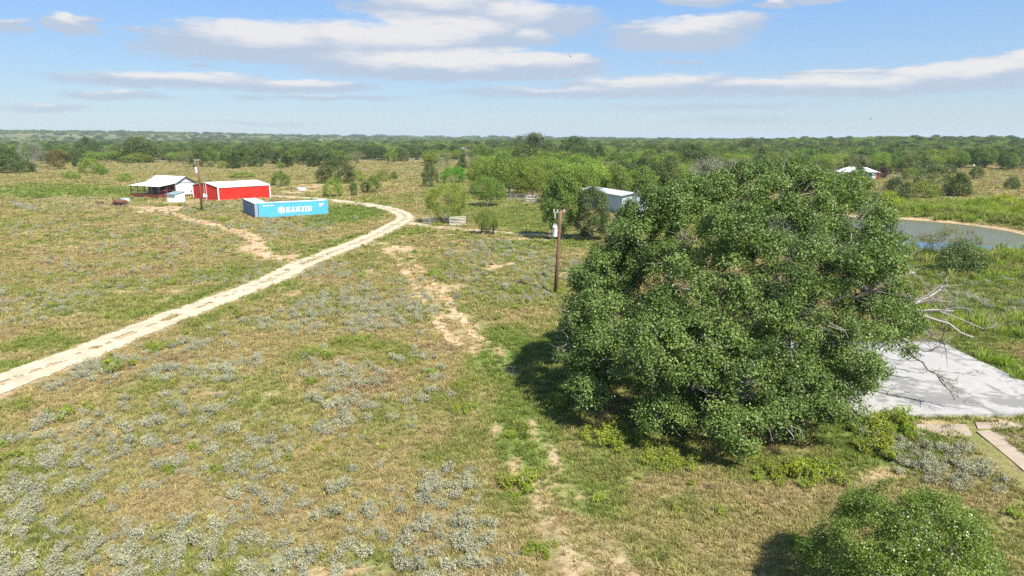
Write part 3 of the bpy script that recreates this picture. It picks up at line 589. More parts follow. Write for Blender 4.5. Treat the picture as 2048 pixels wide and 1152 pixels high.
kind('bush', 2, 'yellow_leaf', 'grey_twig', H=3.0, R=2.3, prof=BUSH, nlobe=26, lr=.75, nleaf=5600, leaf=.16, trunk_r=.07, fork=.12, stems=4, spr=1.1, sub=8, subr=.30)
kind('darkbush', 2, 'dark_leaf', 'bark', H=3.0, R=2.0, prof=BUSH, nlobe=24, lr=.75, nleaf=5600, leaf=.17, trunk_r=.08, fork=.12, stems=2, sub=8, subr=.30)
kind('grey', 1, 'grey_leaf', 'grey_twig', H=6.0, R=4.2, prof=VASE, nlobe=40, lr=1.0, nleaf=3600, leaf=.15, trunk_r=.16, fork=.18, stems=4, gap=.2, spr=1.8, shell=.2, twigs=12, bare_tw=500)
kind('emerald', 1, 'emerald_leaf', 'grey_twig', H=3.0, R=3.0, prof=[(.1, .6), (.35, .95), (.6, 1), (.85, .7), (1, .3)], nlobe=34, lr=.8, nleaf=8400, leaf=.15, trunk_r=.08, fork=.15, stems=4, sub=8, subr=.32)
kind('mesquite', 2, 'yellow_leaf', 'grey_twig', H=6.0, R=4.0, prof=[(.26, .6), (.4, .92), (.6, 1), (.8, .82), (.95, .45), (1, .2)], nlobe=52, lr=.85, nleaf=18900, leaf=.15, trunk_r=.17, fork=.2, stems=3, spr=1.5, shell=.2, sub=7, subr=.36, twigs=10, bare_tw=160)
kind('limebush', 2, 'lime_leaf', 'grey_twig', H=2.2, R=2.4, prof=BUSH, nlobe=26, lr=.7, nleaf=5600, leaf=.15, trunk_r=.05, fork=.12, stems=4, sub=8, subr=.28)
kind('rust', 1, 'rust_leaf', 'bark', H=5.0, R=2.6, prof=ROUND, nlobe=24, lr=.9, nleaf=5000, leaf=.2, trunk_r=.13, gap=.1)
kind('plum', 1, 'plum_leaf', 'bark', H=4.0, R=1.9, prof=ROUND, nlobe=22, lr=.7, nleaf=4200, leaf=.19, trunk_r=.1)
kind('elm', 1, 'mid_leaf', 'bark', H=9.0, R=3.3, prof=[(.2, .35), (.32, .8), (.5, 1), (.72, .82), (.88, .5), (1, .15)], nlobe=60, lr=.85, nleaf=21000, leaf=.19, trunk_r=.2, fork=.18, sub=8, subr=.36)
kind('twin', 1, 'dark_leaf', 'bark', H=7.4, R=3.2, prof=[(.16, .5), (.3, .95), (.5, 1), (.75, .8), (.9, .5), (1, .2)], nlobe=52, lr=.85, nleaf=19600, leaf=.18, trunk_r=.2, fork=.2, sub=9, subr=.36)

def put_tree(key, var, loc, sx, sz, rz, name, label, cat='tree', group=None):
    k = K[key][var % len(K[key])]; o = thing(name, label, cat, loc, rz, group); o.scale = (sx, sx, sz)
    link('trunk', k['trunk'], o); link('crown', k['crown'], o); return o
NAME = dict(dark='live_oak_tree', mid='elm_tree', yellow='mesquite_tree', pale='mesquite_tree', cedar='cedar_tree', bush='shrub', darkbush='shrub', grey='bare_tree', emerald='shrub', limebush='shrub', mesquite='mesquite_tree', rust='elm_tree', plum='plum_tree', elm='elm_tree', twin='live_oak_tree')
TREES_AT = []
def tree_px(key, cx, base, top, width, label, var=0, cat=None, rz=None):
    """place a tree by the foot, top row and width it shows"""
    p = g(cx, base); Y = p[1]; H = max(.8, hgt(top, Y)); W = width*(Y*CP + (CAMH - H*.5)*SP)/FPX; k = K[key][var % len(K[key])]
    TREES_AT.append((p[0], p[1], W/2))
    return put_tree(key, var, (p[0], p[1], gz(p[0], p[1])), W/2/k['R']*.96, H/k['H'], rz if rz is not None else (cx*1.7) % 6.28, NAME[key], label, cat or ('shrub' if NAME[key] == 'shrub' else 'tree'))

# ------------------------------------------------------------------ the great live oak beside the slab
OC = g(1462, 800); OC = np.array([12.2, 36.0])
def oak_lobe(px, py, Y, r): p = at_dist(px, py, Y); return (p - np.array([OC[0], OC[1], 0]), r)
extra = [oak_lobe(1180, 640, 34.5, 1.7), oak_lobe(1165, 690, 33.5, 1.5), oak_lobe(1225, 610, 34, 1.6), oak_lobe(1200, 760, 31.5, 1.3), oak_lobe(1180, 790, 31, 1.0), oak_lobe(1250, 700, 30.5, 1.6), oak_lobe(1310, 700, 29.5, 1.7),
         oak_lobe(1400, 760, 28.5, 1.5), oak_lobe(1480, 850, 27.3, 1.1), oak_lobe(1560, 830, 28, 1.3), oak_lobe(1600, 780, 29, 1.3), oak_lobe(1330, 830, 28.8, 1.1), oak_lobe(1730, 640, 35, 1.8), oak_lobe(1785, 640, 36, 1.3), oak_lobe(1790, 685, 35, 1.0),
         oak_lobe(1665, 770, 30, 1.1), oak_lobe(1268, 488, 36, 1.5), oak_lobe(1235, 530, 36, 1.4), oak_lobe(1730, 430, 37, 1.6), oak_lobe(1740, 520, 37, 1.6), oak_lobe(1600, 375, 38, 1.7), oak_lobe(1500, 385, 37, 1.7), oak_lobe(1680, 390, 38, 1.5), oak_lobe(1550, 360, 38, 1.2), oak_lobe(1330, 430, 37, 1.7), oak_lobe(1420, 400, 37, 1.5)] + [oak_lobe(*q) for q in ((1420, 640, 30.5, 1.5), (1500, 610, 30.5, 1.6), (1560, 680, 30, 1.5), (1460, 720, 29, 1.4), (1375, 600, 31, 1.4), (1440, 540, 32, 1.4), (1540, 530, 32, 1.6), (1625, 600, 32, 1.6), (1650, 690, 32, 1.4), (1570, 455, 33.5, 1.4), (1650, 500, 34, 1.5), (1460, 455, 34, 1.4), (1375, 500, 34, 1.3), (1320, 640, 31, 1.2), (1292, 428, 36.5, 1.25), (1335, 408, 36.5, 1.2), (1268, 462, 36, 1.2), (1390, 392, 37, 1.2))]
def oak_fix(c, r):
    c[0] += 1.2*float(sstep(6.0, 9.5, c[2])); zt = np.interp(c[0], [-8, -7.3, -6.3, -3.6, -2.2, -.5, 1.0, 6.5, 8.2], [8.3, 8.9, 9.8, 10.6, 11.1, 11.7, 12.3, 11.9, 10.4]); c[2] = min(c[2], zt - r*.8)
    if c[2] < 4.2 and c[0] + r > 5.6: c[0] = 5.6 - r
    if c[0] + r > 7.7: c[0] = 7.7 - r
    if c[2] > 6.5 and c[0] - r < -7.2 + .55*(c[2] - 6.5): c[0] = -7.2 + .55*(c[2] - 6.5) + r
    return c, r
wood, v, f, ti = grow(seed=42, fix=oak_fix, vary=.42, twr=.027, spread=True, face=.12, H=12.2, R=9.1, prof=[(.10, .72), (.2, .90), (.34, .97), (.5, .94), (.64, .86), (.78, .74), (.9, .55), (1, .28)], nlobe=92, lr=1.5, nleaf=440000, leaf=.115, trunk_r=.62, fork=.2, stems=2,
                      up=.40, rnd=.50, shell=.7, sprig=8, twigs=9, inner=.34, lobes_extra=extra, spr=.9, flat=.82, gap=0, bare_tw=700, sub=14, subr=.46)
oak = thing('live_oak_tree', 'huge spreading live oak overhanging the white concrete slab', 'tree', (OC[0], OC[1], gz(*OC)), 0)
wood.build('trunk', M['bark'], oak, True)
lm = fast_mesh('crown', v, f); fattr(lm, 'tint', ti); lm.materials.append(M['oak_leaf']); link('crown', lm, oak)
# bleached dead limbs reaching out over the slab and the grass
rd = np.random.default_rng(12)
def dead_limb(pts, Y, r0, name='dead_limb', depth=3):
    P = np.array([at_dist(px, py, Y + dy) for px, py, dy in pts]) - np.array([OC[0], OC[1], gz(*OC)]); b = MB()
    def branch(p, r, lvl):
        n = len(p); b.tube(p, np.linspace(r, r*.35, n), 6 if lvl == 0 else 4, False)
        if lvl >= depth: return
        L = np.linalg.norm(p[-1] - p[0])
        for k in range(8 if lvl == 0 else 5 if lvl == 1 else 3):
            i = rd.integers(max(1, n//4), n - 1); d = unit(p[i+1] - p[i]); side = unit(np.cross(d, rd.normal(size=3))); q = unit(d*.75 + side*.75 + np.array([0, 0, rd.normal()*.2])); ln = L*rd.uniform(.22, .42)
            branch(wander(p[i], p[i] + q*ln, rd, .14, 5), r*(1 - .6*i/n)*.52, lvl + 1)
    Q = smooth3(P, 14); Q[1:-1] += rd.normal(size=(len(Q) - 2, 3))*.05; branch(Q, r0, 0); return b.build(name, M['dead_wood'], oak, True)
def smooth3(P, n):
    L = np.r_[0, np.cumsum(np.linalg.norm(np.diff(P, axis=0), axis=1))]; s = np.linspace(0, L[-1], n); return np.stack([np.interp(s, L, P[:, i]) for i in range(3)], 1)
dead_limb([(1700, 560, -2), (1800, 622, 0), (1860, 618, .5), (1905, 622, 1)], 37, .16)
dead_limb([(1700, 560, -2), (1835, 628, 0), (1880, 640, -.5), (1945, 675, -1)], 36.5, .15)
dead_limb([(1780, 625, 0), (1840, 605, .5), (1870, 585, 1), (1895, 570, 1.5)], 37, .12)
dead_limb([(1690, 560, 0), (1760, 558, 0), (1800, 550, 1), (1830, 545, 1.5)], 38, .11)
dead_limb([(1780, 670, 0), (1830, 715, -1), (1880, 755, -1.6), (1910, 800, -2)], 35, .10)
dead_limb([(1790, 670, 0), (1850, 705, -.5), (1880, 692, -.8), (1900, 700, -1)], 35, .08)
dead_limb([(1650, 770, 0), (1690, 800, -.5), (1715, 840, -.8), (1725, 862, -1)], 30, .04)

# ------------------------------------------------------------------ the round bushy tree at the near right corner
kn = tree_meshes('near', leafmat('near_bush_leaf', (0.070, 0.118, 0.014), (0.195, 0.270, 0.044), .3, .45, .4, .005, .05), M['bark'], seed=77, H=3.7, R=2.85, prof=BUSH, nlobe=58, lr=.62, nleaf=115000, leaf=.060, trunk_r=.11, fork=.15, stems=3, sprig=6, up=.5, rnd=.55, spr=1.0, shell=.45, twigs=8, bare_tw=60, sub=14, subr=.24)
o = thing('elm_tree', 'dense round green tree cut by the bottom edge, nearest the viewer', 'tree', (11.6, 17.5, gz(11.6, 17.5)), .4)
link('trunk', kn['trunk'], o); link('crown', kn['crown'], o)

# ------------------------------------------------------------------ buildings
def frame(loc, ux):
    """angle of a local x axis along the ground direction ux"""
    return math.atan2(ux[1], ux[0])
def ribbed(b, p0, p1, z0, top, period=.3, depth=.03, nrm=1):
    """ribbed sheet wall from p0 to p1 (plan), z0 up to top(t) at t = 0..1; ribs stand out on side nrm"""
    p0, p1 = np.array(p0, float), np.array(p1, float); L = np.linalg.norm(p1 - p0); d = (p1 - p0)/L; n = np.array([d[1], -d[0]])*nrm
    s = [0.0]; o = [0.0]; x = 0
    k = max(1, int(round(L/period))); per = L/k
    for i in range(k):
        for fr, dp in ((.30, 0), (.42, depth), (.72, depth), (.84, 0)): s.append((i + fr)*per); o.append(dp)
    s.append(L); o.append(0.0); vv = []; m = len(s)
    for a, dp in zip(s, o):
        q = p0 + d*a + n*dp; vv += [(q[0], q[1], z0), (q[0], q[1], top(a/L))]
    b.add(vv, [(2*i, 2*i+2, 2*i+3, 2*i+1) for i in range(m - 1)])
def roof_slope(b, a, bb, c, d, period=.45, rib=.035, th=.05):
    """sheet a-b along the eave, d-c along the ridge, with standing ribs"""
    a, bb, c, d = [np.array(p, float) for p in (a, bb, c, d)]; n = np.cross(bb - a, d - a); n /= np.linalg.norm(n); n = n if n[2] > 0 else -n
    b.add([a, bb, c, d, a - n*th, bb - n*th, c - n*th, d - n*th], [(0,1,2,3),(7,6,5,4),(0,4,5,1),(1,5,6,2),(2,6,7,3),(3,7,4,0)])
    k = int(np.linalg.norm(bb - a)/period); u = (bb - a)/np.linalg.norm(bb - a)
    for i in range(1, k):
        t = i/k; p, q = a + (bb - a)*t, d + (c - d)*t; w_ = u*.03
        b.add([p - w_, p + w_, q + w_, q - w_, p - w_ + n*rib, p + w_ + n*rib, q + w_ + n*rib, q - w_ + n*rib], [(4,5,6,7),(0,1,5,4),(1,2,6,5),(2,3,7,6),(3,0,4,7)])

# --- red metal barn
pc = g(438, 403); pr_ = g(543, 400.5); pl = g(388, 399.5)
u = np.array([.65, .76]); vdir = np.array([-u[1], u[0]])
LB, WB, EV, RG = 12.6, 12.0, 3.05, 3.85
barn = thing('metal_barn', 'red metal barn with white roof and white corner trim', 'barn', (pc[0], pc[1], gz(*pc)), frame(None, u))
def wallset(root, L, W, ev, rg, mat, names=('wall',), period=.3, z0=0.0, ridge_t=.5):
    for nm, p0, p1, tp, s in (('wall', (0,0), (L,0), lambda t: ev, 1), ('wall', (L,0), (L,W), lambda t: ev + (rg - ev)*(1 - abs(t - .5)*2), 1), ('wall', (L,W), (0,W), lambda t: ev, 1), ('wall', (0,W), (0,0), lambda t: ev + (rg - ev)*(1 - abs(t - .5)*2), 1)):
        b = MB()
        if nm == 'wall': ribbed(b, p0, p1, z0, tp, period, .035, s)
        b.build('wall', mat, root)
def ends_ok(): pass
wallset(barn, LB, WB, EV, RG, M['red'], period=.35, z0=-.2)
for y0_, y1_ in ((-.12, WB/2), (WB + .12, WB/2)):
    b = MB(); sl = (RG - EV)/(WB/2); ze = EV - .12*sl + .05; roof_slope(b, (-.12, y0_, ze), (LB + .12, y0_, ze), (LB + .12, y1_, RG + .05), (-.12, y1_, RG + .05), .6); b.build('roof_slope', M['roof_white'], barn)
for x, y in ((0, 0), (LB, 0), (0, WB), (LB, WB)):
    b = MB(); b.box(x - .11, x + .11, y - .11, y + .11, -.2, EV - .06); b.build('corner_trim', M['white'], barn)
b = MB(); b.box(-.06, LB + .06, -.17, -.115, EV - .16, EV - .01); b.build('gutter', M['white'], barn)
b = MB(); b.box(LB*.46, LB*.62, WB + .04, WB + .09, 0, 2.6); b.build('door', M['white'], barn)
b = MB(); b.tube([(-.10, WB*.45, -.1), (-.10, WB*.45, 3.9)], .05, 6); b.build('conduit', M['white'], barn)
b = MB(); b.box(-.3, -.06, WB*.45 - .16, WB*.45 + .16, .5, 1.2); b.build('meter_box', M['steel_white'], barn)

# --- white house with broken-pitch porch
hc = at_dist(351, 369, 164.0)[:2]; hr = at_dist(393, 367, 169.0)[:2]
vv_ = hr - hc; vv_ /= np.linalg.norm(vv_); uu_ = np.array([-vv_[1], vv_[0]])          # along the house, away from the viewer
HL, HW, PD, HE, HR, PE, FL = 10.6, 5.3, 4.6, 3.35, 4.75, 2.75, .75
hb = (hc[0], hc[1], gz(*hc))
house = thing('house', 'white raised house with long white roof and dark open porch', 'house', hb, frame(None, uu_))   # local x = along, local -y = across the gable (right)
for p0, p1, tp in (((0, 0), (HL, 0), lambda t: HE), ((HL, 0), (HL, -HW), lambda t: HE + (HR - HE)*(1 - abs(t - .5)*2)), ((HL, -HW), (0, -HW), lambda t: HE), ((0, -HW), (0, 0), lambda t: HE + (HR - HE)*(1 - abs(t - .5)*2))):
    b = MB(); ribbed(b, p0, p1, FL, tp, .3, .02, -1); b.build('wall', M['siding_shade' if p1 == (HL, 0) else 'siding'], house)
sl = (HR - HE)/(HW/2)
b = MB(); roof_slope(b, (-.35, 0, HE + .06), (HL + .35, 0, HE + .06), (HL + .35, -HW/2, HR + .06), (-.35, -HW/2, HR + .06), .6); b.build('roof_slope', M['roof_white'], house)
b = MB(); roof_slope(b, (-.35, -HW - .25, HE - .25*sl + .06), (HL + .35, -HW - .25, HE - .25*sl + .06), (HL + .35, -HW/2, HR + .06), (-.35, -HW/2, HR + .06), .6); b.build('roof_slope', M['roof_white'], house)
b = MB(); roof_slope(b, (-.35, PD, PE + .02), (HL + .35, PD, PE + .02), (HL + .35, .02, HE + .04), (-.35, .02, HE + .04), .6); b.build('porch_roof', M['roof_white'], house)
b = MB(); b.bar((-.38, -HW - .25, HE - .25*sl - .06), (-.38, -HW/2, HR - .03), .05, .18); b.bar((-.38, 0, HE - .03), (-.38, -HW/2, HR - .03), .05, .18); b.build('gable_trim', M['trim_dark'], house)
b = MB(); b.box(-.06, -.025, -HW, 0, HE - .1, HE + .03); b.build('gable_band', M['trim_dark'], house)
b = MB(); b.box(-.04, HL, 0.03, PD, FL - .16, FL - .02); b.build('porch_deck', M['deck'], house)
b = MB(); b.box(-.10, -.045, 0.1, PD, FL - .36, FL + .02); b.build('deck_skirt', M['deck'], house); b = MB(); b.box(-.04, HL, PD + .005, PD + .06, FL - .4, FL + .02); b.build('deck_skirt', M['deck'], house)
for i in range(5):
    x = .1 + i*(HL - .2)/4; b = MB(); b.box(x - .09, x + .09, PD - .24, PD - .06, FL, PE - .02); b.build('post', M['post_dark'], house)
    b = MB(); b.box(x - .1, x + .1, PD - .3, PD - .1, -.2, FL - .17); b.build('pier', M['concrete_grey'], house)
for y in (.25, PD*.5):
    b = MB(); b.box(.0, .16, y - .08, y + .08, FL, PE + .5 - y*.1); b.build('post', M['deck'], house)
for i in range(4):
    xa, xb = .2 + i*(HL - .2)/4, .0 + (i + 1)*(HL - .2)/4
    b = MB(); b.bar((xa, PD - .15, FL + .95), (xb, PD - .15, FL + .95), .06, .09); b.bar((xa, PD - .15, FL + .15), (xb, PD - .15, FL + .15), .05, .07); b.bar((xa, PD - .15, FL + .15), (xb, PD - .15, FL + .95), .05, .07); b.build('railing', M['post_dark'], house)
b = MB(); b.bar((.08, .3, FL + .95), (.08, PD - .25, FL + .95), .06, .09); b.bar((.08, .3, FL + .5), (.08, PD - .25, FL + .5), .05, .06); b.bar((.08, .3, FL + .15), (.08, PD - .25, FL + .15), .05, .07); b.build('railing', M['deck'], house)
for x in (2.2, 6.0, 8.9):
    b = MB(); b.box(x, x + 1.0, .03, .07, FL + .9, FL + 2.0); wf = b.build('window', M['white'], house); b = MB(); b.box(x + .08, x + .92, .072, .085, FL + .98, FL + 1.92); b.build('pane', M['glass'], wf)
b = MB(); b.box(4.2, 5.15, .03, .08, FL, FL + 2.1); b.build('door', M['deck'], house)
b = MB(); b.box(-.07, -.03, -1.35, -.45, FL + .05, FL + 2.1); dr = b.build('door', M['white'], house); b = MB(); b.box(-.10, -.072, -1.28, -1.2, FL + 1.0, FL + 1.1); b.build('handle', M['pipe'], dr)
for x in (.3, 3.6, 7.0, 10.3):
    for y in (-.3, -HW + .3): b = MB(); b.box(x - .2, x + .2, y - .2, y + .2, -.2, FL + .01); b.build('pier', M['concrete_grey'], house)
b = MB(); b.box(-.05, -.01, -HW, 0, FL - .25, FL - .002); b.build('sill_beam', M['white'], house)
b = MB(); b.tube([(-.12, -HW + 1.3, .2), (-.12, -HW + 1.3, 1.2)], .04, 6); b.box(-.2, -.05, -HW + 1.15, -HW + 1.5, 1.2, 1.35); b.build('faucet_post', M['trim_dark'], house)
p = house.matrix_basis
def hpt(x, y, z): q = Matrix.Translation(hb) @ Matrix.Rotation(house.rotation_euler.z, 4, 'Z') @ Vector((x, y, z)); return q
# grill and chair standing on the porch
q = hpt(1.4, 1.9, FL - .02); o = thing('grill', 'dark covered grill with white lid on the porch', 'grill', q, house.rotation_euler.z)
b = MB(); b.lathe([(.28, 0), (.30, .1), (.42, .75), (.42, .8)], sides=12); b.build('body', M['black'], o)
b = MB(); b.lathe([(.44, .8), (.42, .95), (.3, 1.12), (.05, 1.2)], sides=12); b.build('lid', M['steel_white'], o)

# --- small white shed with blue-grey roof
ps = g(352, 405.5); ss = thing('shed', 'small white shed with sloping blue-grey roof in front of the house', 'shed', (ps[0], ps[1], gz(*ps)), frame(None, vv_))
SW, SD, S0, S1 = 2.3, 2.9, 1.75, 2.2
b = MB(); ribbed(b, (0, 0), (SW, 0), -.1, lambda t: S0 + (S1 - S0)*t, .25, .015, 1); b.build('wall', M['white'], ss)
b = MB(); ribbed(b, (SW, 0), (SW, SD), -.1, lambda t: S1, .25, .015, 1); b.build('wall', M['white'], ss)
b = MB(); ribbed(b, (SW, SD), (0, SD), -.1, lambda t: S1 + (S0 - S1)*t, .25, .015, 1); b.build('wall', M['white'], ss)
b = MB(); ribbed(b, (0, SD), (0, 0), -.1, lambda t: S0, .25, .015, 1); b.build('wall', M['white'], ss)
b = MB(); dz = (S1 - S0)/SW; roof_slope(b, (-.3, SD + .2, S0 - .3*dz + .04), (-.3, -.2, S0 - .3*dz + .04), (SW + .15, -.2, S1 + .15*dz + .04), (SW + .15, SD + .2, S1 + .15*dz + .04), .4, .03); b.build('roof', M['roof_blue'], ss)
b = MB(); b.box(.7, 1.5, -.05, -.02, .02, 1.62); b.build('door', M['white'], ss)

# --- shipping containers
CL, CW, CHT = 12.19, 2.44, 2.65
def container(name, label, near, ux, mat, roofm, lettering, endm):
    o = thing(name, label, 'container', (near[0], near[1], gz(*near) - .04), frame(None, ux)); hx = CHT
    for p0, p1 in (((.1, 0.05), (CL - .1, .05)), ((CL - .1, CW - .05), (.1, CW - .05))):
        b = MB(); ribbed(b, p0, p1, .16, lambda t: hx - .10, .28, .04, 1); b.build('side_panel', mat, o)
    for (x, s) in ((0.06, 1), (CL - .06, -1)):
        for y0_ in (.08, CW/2 + .01):
            b = MB(); b.box(x - .03, x + .03, y0_, y0_ + CW/2 - .09, .18, hx - .12); dd = b.build('door', endm, o)
            for yy in (.3, .8): q = MB(); q.tube([(x - .07*s, y0_ + yy, .25), (x - .07*s, y0_ + yy, hx - .2)], .022, 6); q.build('lock_rod', M['pipe'], dd)
    b = MB(); ribbed(b, (.1, 0), (CL - .1, 0), 0, lambda t: 1, .28, .03, 1); V_ = np.concatenate(b.v); W_ = V_.copy()
    W_[:, 1] = np.where(V_[:, 2] > .5, CW - .06, .06); W_[:, 2] = hx - .06 - V_[:, 1]*-1*-1; b.v = [W_]; b.build('roof', roofm, o)
    for x in (0, CL):
        for y in (0, CW): b = MB(); xx = x - .0; b.box(*( (x, x + .14) if x == 0 else (x - .14, x)), *((y, y + .14) if y == 0 else (y - .14, y)), 0, hx); b.build('corner_post', endm, o)
    for y in (0.0, CW - .07):
        for z in (.02, hx - .10): b = MB(); b.box(.145, CL - .145, y, y + .07, z, z + .09); b.build('rail', mat, o)
    for x in (0.0, CL - .09):
        for z in (.02, hx - .10): b = MB(); b.box(x, x + .09, .145, CW - .145, z, z + .10); b.build('rail', endm, o)
    return o
c1 = g(519, 437.5); c1r = g(661, 431.5); ux = np.array([.864, .503])
cont = container('shipping_container', 'light blue shipping container with white HANJIN lettering on its side', c1, ux, M['cont_blue'], M['cont_roof'], True, M['cont_blue'])
uy = np.array([-ux[1], ux[0]])
c2 = c1 - ux*.6 + uy*.35            # the grey container stands behind, square to the blue one
cont2 = container('shipping_container', 'grey-blue plain shipping container standing square behind the blue one', c2 + ux*2.44, uy, M['cont_grey'], M['cont_roof'], False, M['cont_grey'])
def letter(ch):
    """slab-serif capitals in a unit cell: list of polygons"""
    R = lambda x0, x1, y0, y1: [(x0, y0), (x1, y0), (x1, y1), (x0, y1)]
    s = .15
    if ch == 'H': return [R(.10, .32, s, 1-s), R(.68, .90, s, 1-s), R(.322, .678, .42, .58), R(0, .42, 0, s), R(.58, 1, 0, s), R(0, .42, 1-s, 1), R(.58, 1, 1-s, 1)]
    if ch == 'I': return [R(.36, .64, s, 1-s), R(.18, .82, 0, s), R(.18, .82, 1-s, 1)]
    if ch == 'N': return [R(.08, .25, s, 1-s), R(.75, .92, s, 1), [(.252, 1), (.252, .66), (.748, 0), (.748, .36)], R(0, .40, 0, s), R(-.04, .25, 1-s, 1), R(.62, .748, 1-s, 1), R(.92, 1.02, 1-s, 1)]
    if ch == 'A': return [[(.12, s), (.30, s), (.56, 1), (.40, 1)], [(.70, s), (.90, s), (.60, 1), (.562, .98)], R(.36, .68, .30, .42), R(0, .40, 0, s), R(.60, 1, 0, s)]
    if ch == 'J': return [R(.48, .74, .22, 1-s), R(.30, .92, 1-s, 1), [(.08, .06), (.30, -.04), (.60, -.02), (.74, .12), (.74, .218), (.48, .218), (.44, .14), (.26, .16), (.20, .32), (.06, .32)]]
def flat_polys(polys, x, z, wd, ht, y, th=.006):
    b = MB()
    for P_ in polys:
        n = len(P_); fr = [(x + a*wd, y, z + c*ht) for a, c in P_]; bk = [(a, y + th, c) for a, _, c in fr]
        b.add(fr + bk, [tuple(range(n)), tuple(range(2*n - 1, n - 1, -1))] + [(k, n + k, n + (k+1) % n, (k+1) % n) for k in range(n)])
    return b
yf = -.012 - .004
for ch, x in zip('HANJIN', (4.62, 5.50, 6.38, 7.18, 7.80, 8.50)):
    flat_polys(letter(ch), x, .85, .76, .92, yf).build('letter', M['lettering'], cont)['label'] = 'white slab-serif letter %s' % ch
b = MB(); lg = [(.5 + .5*math.cos(a), .5 + .5*math.sin(a)) for a in np.linspace(0, 2*math.pi, 29)[:-1]]
lo = flat_polys([lg], 3.28, .74, 1.14, 1.14, yf).build('logo_disc', M['lettering'], cont)
flat_polys([[(.20, .30), (.30, .22), (.42, .78), (.30, .78)], [(.42, .46), (.60, .52), (.60, .60), (.42, .55)], [(.56, .24), (.68, .24), (.80, .76), (.68, .80)], [(.70, .24), (.84, .34), (.80, .40), (.70, .33)]], 3.28, .74, 1.14, 1.14, yf - .008).build('logo_mark', M['cont_blue'], lo)
rs = random.Random(3); mk = [[(i*.062, 0), (i*.062 + .045, 0), (i*.062 + .045, 1), (i*.062, 1)] for i in range(16) if i not in (5, 11)]
flat_polys(mk, .75, 2.12, 1.9, .15, yf).build('small_print', M['lettering'], cont)['kind'] = 'stuff'
mk = [[(c_*.25, r_*.34), (c_*.25 + .2, r_*.34), (c_*.25 + .2, r_*.34 + .24), (c_*.25, r_*.34 + .24)] for r_ in range(3) for c_ in range(4) if (r_, c_) not in ((0, 3), (0, 2), (1, 3))]
flat_polys(mk, 10.6, 1.65, .95, .62, yf).build('small_print', M['lettering'], cont)['kind'] = 'stuff'

# --- grey galvanised barn behind the twin trees
a1 = g(1243, 429); far = a1 + np.array([-6.0, 17.5]); ub = (far - a1)/np.linalg.norm(far - a1)
gb = thing('metal_barn', 'grey galvanised metal barn half hidden by two trees', 'barn', (a1[0], a1[1], gz(*a1)), frame(None, ub))
GL, GW, GE, GR = 18.5, 5.0, 3.45, 3.85
for p0, p1, tp in (((0, 0), (GL, 0), lambda t: GE), ((GL, 0), (GL, -GW), lambda t: GE + (GR - GE)*(1 - abs(t - .5)*2)), ((GL, -GW), (0, -GW), lambda t: GE), ((0, -GW), (0, 0), lambda t: GE + (GR - GE)*(1 - abs(t - .5)*2))):
    b = MB(); ribbed(b, p0, p1, -.2, tp, .3, .03, -1); b.build('wall', M['galv'], gb)
sl = (GR - GE)/(GW/2)
for e in (.45, -GW - .45):
    for i in range(6):
        xa, xb = -.5 + i*(GL + 1)/6 + .01, -.5 + (i + 1)*(GL + 1)/6 - .01
        b = MB(); roof_slope(b, (xa, e, GE - .45*sl + .05), (xb, e, GE - .45*sl + .05), (xb, -GW/2, GR + .05), (xa, -GW/2, GR + .05), .5, .03); b.build('roof_sheet', M['galv_roof'], gb)
b = MB(); b.box(8, 11.5, .04, .09, 0, 3.0); b.build('door', M['galv_roof'], gb)

# --- far white house by the wood on the right
a1 = g(1676, 357); b1 = g(1752, 358.5); uf = (b1 - a1)/np.linalg.norm(b1 - a1); FLn = np.linalg.norm(b1 - a1)
fh = thing('house', 'far low white house with white hipped roof and red porch end', 'house', (a1[0], a1[1], gz(*a1)), frame(None, uf))
FW, FE, FR = 9.0, 2.5, 4.0
for p0, p1 in (((0, 0), (FLn, 0)), ((FLn, 0), (FLn, FW)), ((FLn, FW), (0, FW)), ((0, FW), (0, 0))):
    b = MB(); ribbed(b, p0, p1, -.2, lambda t: FE, .3, .02, 1); b.build('wall', M['siding'], fh)
e = .6
R0, R1 = (3.2, FW/2, FR), (FLn - 3.2, FW/2, FR)
for P_ in ([(-e, -e, FE), (FLn + e, -e, FE), R1, R0], [(FLn + e, FW + e, FE), (-e, FW + e, FE), R0, R1]):
    b = MB(); b.add(P_, [(0, 1, 2, 3)]); 
    b = MB(); roof_slope(b, *P_, period=.6); b.build('roof_slope', M['roof_white'], fh)
for P_ in ([(FLn + e, -e, FE), (FLn + e, FW + e, FE), R1], [(-e, FW + e, FE), (-e, -e, FE), R0]):
    b = MB(); P_ = [np.array(p, float) for p in P_]; b.add(P_ + [p - np.array([0, 0, .05]) for p in P_], [(0, 1, 2), (5, 4, 3), (0, 3, 4, 1), (1, 4, 5, 2), (2, 5, 3, 0)]); b.build('roof_slope', M['roof_white'], fh)
for x in (2.0, 5.2, 9.5):
    b = MB(); b.box(x, x + 1.1, -.06, -.03, .9, 2.1); wf = b.build('window', M['white'], fh); b = MB(); b.box(x + .08, x + 1.02, -.075, -.062, .98, 2.02); b.build('pane', M['glass'], wf)
b = MB(); b.box(FLn + .62, FLn + .95, -.5, 1.2, -.1, 2.3); b.build('porch_end', M['red'], fh)
b = MB(); b.box(FLn + .62, FLn + 1.2, -.6, 3.3, 2.32, 2.42); b.build('porch_roof', M['roof_white'], fh)
